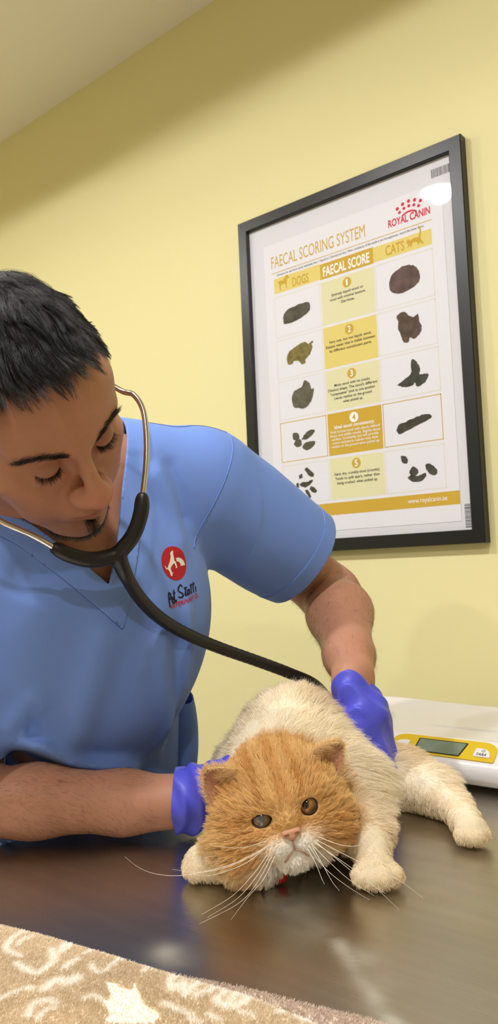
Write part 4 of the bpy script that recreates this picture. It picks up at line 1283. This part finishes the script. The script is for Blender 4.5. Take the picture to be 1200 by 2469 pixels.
Y.chain(catmull(A3([(134, 1322, .79), (175, 1341, .80), (225, 1350, .81), (283, 1338, .82)]), 5), np.linspace(.0060, .0072, 16), .004)
mt = catmull(A3([(283, 1338, .82), (302, 1385, .832), (332, 1435, .86), (368, 1475, .885), (412, 1508, .915), (470, 1538, .945), (540, 1566, .975), (620, 1594, 1.005), (700, 1624, 1.03), (760, 1652, 1.055), (800, 1700, 1.075), (838, 1760, 1.06)]), 6)
Y.chain(mt, np.interp(np.arange(len(mt)), [0, 8, 30, len(mt)], [.0072, .0062, .0064, .0064]), .004)
yv, yf_ = surface_nets(Y, (.36, -1.0, .9), (.62, -.3, 1.35), .0014)
at_st(new_obj('tubing', np_mesh('tubing', yv, yf_), None, M_TUBE))
ce = mt[-1]; cdir = unit(ce - mt[-4])
at_st(tube('chest_piece', np.array([ce, ce + cdir * .012, ce + cdir * .013, ce + cdir * .022]), [.006, .006, .021, .021], M_CHR, None, 32))
# ================================================================== the cat
M_FUR = mat('cat_fur', attr='tint', rough=0.55, spec=0.25)
M_CSKIN = mat('cat_skin', attr='tint', rough=0.8, spec=0.1)
M_CEAR = mat('cat_ear', attr='tint', rough=0.7, spec=0.2)
M_NOSE = mat('cat_nose', (206, 152, 124), 0.5, spec=0.4, bump=0.2, bscale=1500)
M_WHISK = mat('whisker', (246, 240, 226), 0.35)
kf = unit(.13 * cr - .10 * cd_ - 1.0 * cf)
kx = unit(.975 * cr - .224 * cd_); kx = unit(kx - kf * (kx @ kf))
KR = np.stack([kx, -kf, np.cross(kx, -kf)], 1)
KH = atd(688, 1959, .712) - KR @ np.array([0, -.050, .010])
def Kd(x, y, z): return KH + KR @ np.array([x, y, z])
EYE = {1: ((.0215, -.0445, .0095), (.0082, .014, .0078)), -1: ((-.0215, -.0445, .0085), (.0092, .014, .0056))}
C_ = Sdf()
E = lambda c, r, k=.01, op='u': C_.ell(Kd(*c), r, KR, k, op)
Cc = lambda a, b, ra, rb, k=.01, op='u': C_.cap(Kd(*a), Kd(*b), ra, rb, k, op)
chest = atd(728, 1885, .865)
C_.ell(chest, (.066, .068, .060), None, .03)
C_.ell(atd(822, 1905, .842), (.030, .030, .042), None, .04)
C_.ell(atd(610, 1930, .85), (.036, .036, .046), None, .04)
C_.chain([atd(690, 1850, .87), atd(702, 1785, .93), atd(712, 1770, .985), atd(745, 1790, 1.03)], [.054, .051, .050, .050], .03)
C_.chain([Kd(0, .02, .0), atd(690, 1850, .87)], [.048, .054], .03)
# hind leg towards the right of the table
hp = onz(1128, 1990, .918)
C_.chain([atd(850, 1850, 1.0), atd(960, 1880, .965), atd(1052, 1912, .915)], [.044, .033, .025], .025, .03)
C_.chain([atd(1052, 1908, .915), atd(1100, 1950, .878), hp + np.array([-.008, .012, .002])], [.022, .0145, .0135], .015)
def paw(c, fwd, w, n=4, L=.016, r=.0105):
    fwd = unit(np.array([fwd[0], fwd[1], 0])); sd = np.array([-fwd[1], fwd[0], 0])
    C_.cap(c - fwd * .012, c + fwd * .008, .0145, .0135, .012)
    for i in range(n):
        b = (i - (n - 1) / 2) / ((n - 1) / 2)
        q = c + sd * b * w * .75 + fwd * (.012 - .004 * b * b); e = c + sd * b * w + fwd * (.012 + L - .007 * b * b); e[2] = .9125
        C_.cap(q, e, r * .9, r, .005)
paw(hp, hp - atd(1058, 1888, .915), .0115, 4, .007, .0082)
fl = onz(902, 2086, .916)
C_.chain([atd(862, 1915, .832), atd(884, 2010, .775), fl + np.array([-.008, .010, .012])], [.032, .0200, .0165], .02, .03)
paw(fl, np.array([.25, -.30, 0]), .0150, 4, .011, .0090)
frp = onz(502, 2078, .918)
C_.chain([atd(640, 1990, .84), onz(590, 2056, .930), frp], [.030, .0180, .0150], .02, .03)
paw(frp, np.array([-.28, -.12, 0]), .0105, 4, .005, .0085)
# the other hind leg, tucked beside the body, and the tail behind
hr = atd(600, 1850, 1.0); hr[2] = .938
C_.chain([atd(650, 1810, 1.0), hr, np.array([hr[0] + .05, hr[1] - .04, .918])], [.05, .040, .018], .02, .03)
tl = atd(745, 1800, 1.06); C_.chain([tl, np.array([tl[0] - .04, tl[1] + .03, .925]), np.array([tl[0] - .14, tl[1] + .0, .918])], [.03, .018, .014], .02)
# head last: small features stay crisp
E((0, 0, .008), (.052, .052, .047), .02)
for s in (1, -1):
    E((s * .031, -.017, -.012), (.030, .032, .029), .02)
    E((s * .0125, -.0500, -.0165), (.0145, .0118, .0112), .006)
    Cc((s * .009, -.050, .0185), (s * .031, -.041, .0185), .0065, .006, .012)
E((0, -.0450, -.0305), (.0180, .0120, .0100), .006)
E((0, -.0525, .003), (.010, .0105, .010), .010)
for s in (1, -1):
    c, r = EYE[s]; E(c, (r[0] * 1.0, r[1], r[2] * 1.0), .004, 's')
    Cc((0, -.064, -.022), (s * .013, -.058, -.031), .0012, .0012, .003, 's')
Cc((0, -.065, -.008), (0, -.064, -.022), .0010, .0010, .003, 's')
cl_, ch_ = np.array([.30, -.90, .895]), np.array([.80, -.30, 1.09])
CV, CF = surface_nets(C_, cl_, ch_, .0018)
CV[:, 2] = np.maximum(CV[:, 2], .9006)
OR = np.array(lin((246, 207, 140))); OR2 = np.array(lin((216, 158, 86))); CRM = np.array(lin((253, 241, 216))); WHT_ = np.array(lin((252, 246, 236))); PAWC = np.array(lin((240, 216, 170)))
px_of = lambda P: (600 + F_PX * ((P - CAM) @ RW[0]) / ((P - CAM) @ RW[2]), 1234.5 + F_PX * ((P - CAM) @ RW[1]) / ((P - CAM) @ RW[2]))
def klocal(P): return (P - KH) @ KR
def is_head(q): return np.clip((1.28 - np.linalg.norm((q - np.array([0, -.004, .002])) / np.array([.066, .060, .062]), axis=1)) / .22, 0, 1)
PATCH = [(atd(748, 1745, .945), .036, .85), (atd(596, 1750, .97), .030, .8), (atd(965, 1800, .98), .045, .35), (atd(880, 2040, .77), .030, .45), (atd(1130, 1990, .85), .03, .2)]
def fur_tint(P, rnd=True):
    q = klocal(P); h = is_head(q)[:, None]
    c = np.tile(CRM, (len(P), 1)) * (1 + .05 * noise3(P, 60, 81))[:, None]
    for p, r, a in PATCH:
        w = (a * np.exp(-(np.linalg.norm(P - p, axis=1) / r) ** 2))[:, None]; c = c * (1 - w) + OR * w
    low = np.clip((.945 - P[:, 2]) / .03, 0, 1)[:, None] * .6; c = c * (1 - low) + PAWC * low
    # the face: orange with darker tabby lines, white round the mouth
    x, z = q[:, 0], q[:, 2]; ax_ = np.abs(x)
    st = np.sin(ax_ * 420 + 14 * z + 2.2 * noise3(q, 60, 82)) * np.clip((z - .012) / .012, 0, 1) * np.clip((.030 - ax_) / .01, 0, 1)
    ck = np.sin(z * 330 + ax_ * 90 + 2.5 * noise3(q, 70, 83)) * np.clip((ax_ - .026) / .012, 0, 1) * .8
    d = np.clip(.38 + .55 * np.maximum(st, 0) + .42 * np.maximum(ck, 0) + .30 * noise3(q, 110, 84), 0, 1)[:, None]
    f = OR * (1 - d) + OR2 * d
    pale = np.exp(-(((q - np.array([0, -.05, .014])) / np.array([.040, .06, .010])) ** 2).sum(1))[:, None] * .25
    side = np.clip((ax_ - .044) / .018, 0, 1)[:, None] * .45
    f = f * (1 - pale - side * (1 - pale)) + np.array(lin((246, 218, 164))) * (pale + side * (1 - pale))
    mz = np.exp(-((x / .024) ** 4 + ((z + .024) / .0165) ** 4)) * (q[:, 1] < -.028); ch__ = np.exp(-((x / .036) ** 4 + ((z + .043) / .016) ** 4))
    w = np.clip(np.maximum(mz, ch__) * 1.15, 0, 1)[:, None]; f = f * (1 - w) + WHT_ * w
    return c * (1 - h) + f * h
me = np_mesh('body', CV, CF)
vcol(me, fur_tint(CV) * .8)
cat = empty('cat', 'flat faced orange and cream cat crouching on the steel table', 'cat', (.56, -.62, TZ))
def at_cat(o): o.parent = cat; o.location = -cat.location; return o
at_cat(new_obj('body', me, None, M_CSKIN))
# ---------------------------------------------------------------- fur
def eye_dist(q):
    return np.minimum(*[np.linalg.norm(((q - np.array(EYE[s][0])) / (np.array(EYE[s][1]) * np.array([1.0, 1.5, 1.0]))), axis=1) for s in (1, -1)])
qv = klocal(CV); hv = is_head(qv)
wgt = 1 + 3.0 * hv
wgt = wgt * np.where((CV[:, 2] < .902), 0, 1) * np.where((hv > .5) & (eye_dist(qv) < 1.22), 0, 1)
nose_c = np.array([0, -.062, -.0055])
lipd = np.minimum(np.where(qv[:, 2] > -.0215, np.abs(qv[:, 0]), 1), np.where(qv[:, 2] <= -.0215, np.abs(qv[:, 2] + .0215 + .74 * np.abs(qv[:, 0])), 1))
wgt = wgt * np.where((lipd < .0013) & (np.abs(qv[:, 0]) < .0135) & (qv[:, 1] < -.035) & (qv[:, 2] < -.009) & (qv[:, 2] > -.033), 0, 1)
wgt = wgt * np.where((np.linalg.norm((qv - nose_c) / np.array([.0095, .010, .0065]), axis=1) < 1), 0, 1)
far = (CV - CAM) @ RW[2]; wgt = wgt * np.where(far > 1.06, .4, 1)
P, N, _, _ = sample_surface(CV, CF, 170000, wgt)
q = klocal(P); h = is_head(q); Nl = N @ KR
rad = q - np.array([0, -.058, -.004]); rad = rad - Nl * (rad * Nl).sum(1)[:, None]
fh = unit(rad); fh[:, 2] -= np.clip(-q[:, 2] - .02, 0, 1) * 30 * (np.abs(q[:, 0]) < .03)
fh = unit(fh) @ KR.T
dn = np.array([0, 0, -1.0])
fb = np.tile(unit(cf * .9 + .1 * cr + dn * .45), (len(P), 1))
right = np.clip(((P - chest) @ cr - .02) / .05, 0, 1)[:, None]
fb = fb * (1 - right) + unit(.75 * cr + dn * .55 + cf * .15) * right
legs = np.clip((.955 - P[:, 2]) / .03, 0, 1)[:, None]
fb = fb * (1 - legs) + (dn * .75 + .25 * cr) * legs
flow = fb * (1 - h[:, None]) + fh * h[:, None]
rn = np.linalg.norm((q - nose_c), axis=1)
Lh = np.interp(rn, [.008, .018, .03, .05, .075], [.0022, .0045, .0085, .0135, .019])
mzz = np.exp(-((q[:, 0] / .026) ** 4 + ((q[:, 2] + .022) / .017) ** 4)) * (q[:, 1] < -.03)
Lh = Lh * (1 - .62 * mzz) * np.where((q[:, 2] < -.036) & (np.abs(q[:, 0]) < .035), 1.1, 1) * np.interp(eye_dist(q), [1.2, 2.2], [.45, 1])
Lh = Lh * np.where((q[:, 2] > .03), .85, 1)
Lb = np.interp(P[:, 2], [.90, .925, .945, .975], [.0028, .0055, .013, .023])
thigh = (P - atd(968, 1835, .965)); Lb = np.where(((P - chest) @ cr > .10) & (P[:, 2] > .93), np.minimum(Lb, .017), Lb)
for pc_ in (hp, fl, frp):
    Lb = np.where(np.linalg.norm(P - pc_ - np.array([0, 0, .0]), axis=1) < .036, np.minimum(Lb, .0030), Lb)
L_ = (Lb * (1 - h) + Lh * h) * RNG.uniform(.65, 1.2, len(P))
nz = np.stack([noise3(P, 190, 91), noise3(P, 190, 92), noise3(P, 190, 93)], 1); nz2 = np.stack([noise3(P, 60, 94), noise3(P, 60, 95), noise3(P, 60, 96)], 1)
lift = np.where(h > .5, .55, .62)[:, None]
d0 = unit(N * lift + flow * .75 + nz * .20 + nz2 * .18 + RNG.normal(0, .13, P.shape))
pts = grow(P, d0, L_, 6, flow - N * .25, .30, .05)
pts = clump(P, pts, 5200, np.clip(.30 + .30 * h + RNG.normal(.08, .18, len(P)), .05, .95), np.random.default_rng(4))
pts[:, :, 2] = np.maximum(pts[:, :, 2], .9008)
tint = fur_tint(P) * RNG.uniform(.80, 1.18, (len(P), 1))
f_ = at_cat(strands('fur', pts, .000125, .00004, tint, M_FUR)); f_['kind'] = 'stuff'
# ---------------------------------------------------------------- ears
def ear_mesh(base, tip, wide, fwd, n=16, k=14):
    up = tip - base; hgt = np.linalg.norm(up); up = up / hgt; fwd = unit(fwd - up * (fwd @ up)); ac = np.cross(up, fwd)
    V = []; uv = []
    for j in range(k + 1):
        v = j / k
        for i in range(n + 1):
            u = 2 * i / n - 1; w = wide * (1 - v ** 2.5) + .0012
            V.append(base + up * (hgt * v - .004 * (1 - v) * abs(u)) + ac * u * w + fwd * (.011 * u * u * (1 - v * .7) - .004 - .005 * (1 - v))); uv.append((u, v))
    F_ = [(j * (n + 1) + i, j * (n + 1) + i + 1, (j + 1) * (n + 1) + i + 1, (j + 1) * (n + 1) + i) for j in range(k) for i in range(n)]
    return np.array(V), np.array(F_), np.array(uv), fwd, up, ac
EARS = [((-.042, -.012, .029), (-.0610, -.009, .053), .0205), ((.043, -.010, .025), (.0735, -.003, .043), .0195)]
for (b, t, w), s in zip(EARS, (-1, 1)):
    fw = KR @ unit(np.array([s * .25, -1.0, -.1]))
    V, F_, uv, fwd, up, ac = ear_mesh(Kd(*b), Kd(*t), w, fw)
    Nn = normals(V, F_)
    if (Nn @ fwd).mean() < 0: F_ = F_[:, ::-1]; Nn = -Nn
    Vs, Ts = solidify(V, tris(F_), .0016)
    inner = np.array(lin((196, 142, 116))); c = np.tile(inner, (len(Vs), 1)); c[len(V):] = OR
    me = np_mesh('ear', Vs, Ts); vcol(me, c)
    eo = at_cat(new_obj('ear', me, None, M_CEAR))
    # fur on the back, the rims and a tuft on the inner side
    Pb, Nb_, ti, B = sample_surface(V, F_, 3200); d = unit(-Nb_ * .35 + up * .7 + RNG.normal(0, .2, Pb.shape))
    p1_ = grow(Pb - Nb_ * .0016, d, RNG.uniform(.004, .009, len(Pb)), 4)
    c1_ = np.tile(OR * .7 + np.array(lin((246, 218, 164))) * .3, (len(Pb), 1))
    e_ = (np.abs(uv[:, 0]) > .99) | (uv[:, 1] > .97); rim = V[e_]; rp = rim[RNG.integers(0, len(rim), 1500)] + RNG.normal(0, .0006, (1500, 3))
    p2_ = grow(rp, unit(up * .5 + fwd * .2 + RNG.normal(0, .5, rp.shape)), RNG.uniform(.0015, .0045, len(rp)), 4)
    c2_ = np.tile(np.array(lin((236, 206, 154))), (len(rp), 1))
    tf = (uv[:, 0] * -s * np.sign((ac @ (KR[:, 0]))) > .35) & (uv[:, 1] < .55); rt_ = V[tf]; tp = rt_[RNG.integers(0, len(rt_), 900)] + RNG.normal(0, .001, (900, 3))
    p3_ = grow(tp, unit(fwd * .6 + KR[:, 0] * s * .9 + up * .25 + RNG.normal(0, .25, tp.shape)), RNG.uniform(.006, .014, len(tp)), 4)
    c3_ = np.tile(np.array(lin((226, 188, 132))), (len(tp), 1))
    Pi, Ni, _, _ = sample_surface(V, F_, 900); p4_ = grow(Pi, unit(Ni * .25 + up * .8 + RNG.normal(0, .2, Pi.shape)), RNG.uniform(.002, .005, len(Pi)), 4); c4_ = np.tile(np.array(lin((222, 178, 146))), (len(Pi), 1))
    al = np.concatenate([p1_, p2_, p3_, p4_]); cc = np.concatenate([c1_, c2_, c3_, c4_]) * RNG.uniform(.8, 1.15, (len(al), 1))
    eo2 = strands('ear_fur', al, .00011, .00004, cc, M_FUR, eo); eo2['kind'] = 'stuff'
# ---------------------------------------------------------------- eyes, nose, whiskers
M_EYE = mat('cat_eye', attr='tint', rough=0.06, spec=0.8, coat=0.6)
for s in (1, -1):
    c, r = EYE[s]; ctr = Kd(c[0], c[1] + .0035, c[2]); R_ = .0108
    bm = bmesh.new(); bmesh.ops.create_uvsphere(bm, u_segments=64, v_segments=48, radius=R_)
    me = bpy.data.meshes.new('eye'); bm.to_mesh(me); bm.free(); shade(me, True)
    v = np.array([w.co[:] for w in me.vertices]); gaze = KR.T @ unit(CAM - ctr); gaze = unit(gaze + np.array([-.10 if s > 0 else 0, 0, .04]))
    n_ = unit(v); cosg = n_ @ gaze; ang = np.degrees(np.arccos(np.clip(cosg, -1, 1)))
    ir = np.array(lin((178, 128, 62))) if s > 0 else np.array(lin((138, 116, 96))); ir2 = np.array(lin((120, 78, 34))) if s > 0 else np.array(lin((92, 76, 66)))
    pu_ = np.array(lin((10, 9, 9))) if s > 0 else np.array(lin((84, 84, 90)))
    t = np.clip((ang - 14) / 26, 0, 1)[:, None]; col = ir * (1 - t) + ir2 * t
    xp = n_ @ np.cross(gaze, [0, 0, 1.0]); zp = n_ @ np.array([0, 0, 1.0]) - gaze[2]
    pm = np.clip((1 - np.sqrt((xp / .32) ** 2 + (zp / .42) ** 2)) / .12, 0, 1)[:, None]; col = col * (1 - pm) + pu_ * pm
    lim = np.clip((ang - 44) / 5, 0, 1)[:, None]; col = col * (1 - lim) + np.array(lin((34, 24, 20))) * lim
    vcol(me, col)
    o = new_obj('eye', me, None, M_EYE); o.matrix_world = Matrix.Translation(Vector(ctr - np.array(cat.location))) @ Matrix(KR.tolist()).to_4x4(); o.parent = cat
    o['label'] = 'amber eye with a dark pupil' if s > 0 else 'half closed cloudy eye'
    # dark lid rim
    th = np.linspace(0, 2 * np.pi, 33); rimp = []
    cb = BVHTree.FromPolygons([tuple(a) for a in CV[hv > .3]], []) if False else None
    for a in th:
        x_, z_ = c[0] + r[0] * 1.0 * math.cos(a), c[2] + r[2] * 1.0 * math.sin(a)
        d_ = np.array([x_, 0, z_]) - np.array([c[0], 0, c[2]]); yy = c[1] + .0035 - math.sqrt(max(R_ ** 2 - d_ @ d_, 0)) - .0002
        rimp.append(Kd(x_, yy, z_))
    tube_o = tube('eyelid', np.array(rimp), .00065, M_LID := mat('eyelid_rim', (52, 34, 28), 0.6)); at_cat(tube_o)
Ns = Sdf()
Ns.ell(Kd(0, -.0588, -.0036), (.0080, .0050, .0030), KR, .002); Ns.ell(Kd(0, -.0592, -.0075), (.0038, .0048, .0040), KR, .003)
for s in (1, -1):
    Ns.ell(Kd(s * .0055, -.0586, -.0052), (.0032, .0046, .0032), KR, .002); Ns.ell(Kd(s * .0050, -.0632, -.0062), (.0021, .0032, .0012), KR, .001, 's')
Ns.cap(Kd(0, -.0648, -.005), Kd(0, -.0648, -.012), .0007, .0007, .001, 's')
nv, nf = surface_nets(Ns, Kd(0, -.06, -.005) - .016, Kd(0, -.06, -.005) + .016, .0005, 4)
at_cat(new_obj('nose', np_mesh('nose', nv, nf), None, M_NOSE))
cbv = BVHTree.FromPolygons([tuple(v) for v in CV], [tuple(f) for f in CF])
MOUTH = [[(0, -.060, -.0105), (0, -.062, -.0160), (0, -.061, -.0215)], [(0, -.061, -.0215), (.0045, -.060, -.0245), (.0080, -.058, -.0270), (.0112, -.055, -.0297)], [(0, -.061, -.0215), (-.0045, -.060, -.0245), (-.0080, -.058, -.0270), (-.0112, -.055, -.0297)]]
M_LIP = mat('lip_line', (186, 142, 124), 0.6)
for L0 in MOUTH:
    Q = [np.array(cbv.find_nearest(Vector(Kd(*p)))[0]) + kf * .0012 for p in catmull(np.array(L0), 5)]
    at_cat(tube('lip', np.array(Q), .00065, M_LIP, None, 8))
WH = [[(655,2035),(600,2065),(540,2090),(445,2110),(380,2108),(335,2092),(300,2065)], [(650,2040),(590,2073),(530,2096),(470,2103),(415,2096)],
      [(640,2028),(590,2043),(540,2043),(500,2034)], [(645,2060),(610,2108),(560,2160),(486,2205)], [(650,2062),(615,2118),(570,2168),(500,2212)],
      [(655,2065),(620,2128),(575,2178),(480,2228)], [(662,2065),(635,2120),(600,2160),(556,2218)], [(640,2045),(585,2085),(500,2112),(440,2100)],
      [(755,2030),(800,2060),(850,2095),(900,2135),(960,2192)], [(762,2025),(820,2055),(880,2085),(960,2122),(1020,2165)],
      [(750,2035),(790,2075),(840,2120),(902,2160)], [(745,2040),(780,2090),(830,2132),(890,2170)], [(768,2018),(820,2037),(865,2038),(905,2012)],
      [(740,2045),(760,2080),(775,2118),(782,2132)], [(752,2040),(775,2080),(800,2125),(818,2148)], [(758,2028),(810,2070),(860,2110),(930,2155)]]
wp = []
for L0 in WH:
    n = len(L0); dd = np.linspace(.6675, .640, n); Q = catmull(np.array([atd(u, v, d) for (u, v), d in zip(L0, dd)]), 6)
    Q = np.stack([np.interp(np.linspace(0, 1, 20), np.linspace(0, 1, len(Q)), Q[:, i]) for i in range(3)], 1)
    Q[:, 2] = np.maximum(Q[:, 2], .9012); wp.append(Q)
at_cat(strands('whiskers', np.array(wp), .00024, .00007, None, M_WHISK))
# ---------------------------------------------------------------- red tag on its collar
M_TAG = mat('red_collar', (190, 22, 30), 0.4)
t0 = onz(676, 2112, .908)
cg = empty('cat_collar', 'red collar tag just showing under the chin of the cat', 'collar', tuple(t0))
a = np.linspace(0, 2 * np.pi, 41)[:-1]; cc_ = Kd(0, .035, -.012); ux, uy = kx, unit(KR[:, 2] * .8 + KR[:, 1] * .5)
ring = np.array([cc_ + ux * .044 * math.cos(t) + uy * .044 * math.sin(t) for t in np.append(a, a[0])])
o = tube('collar_band', ring, .004, M_TAG); o.parent = cg; o.location = -cg.location
bm = bmesh.new(); bmesh.ops.create_uvsphere(bm, u_segments=24, v_segments=16, radius=.0065)
o = bm_obj('tag', bm, M_TAG, cg, True)
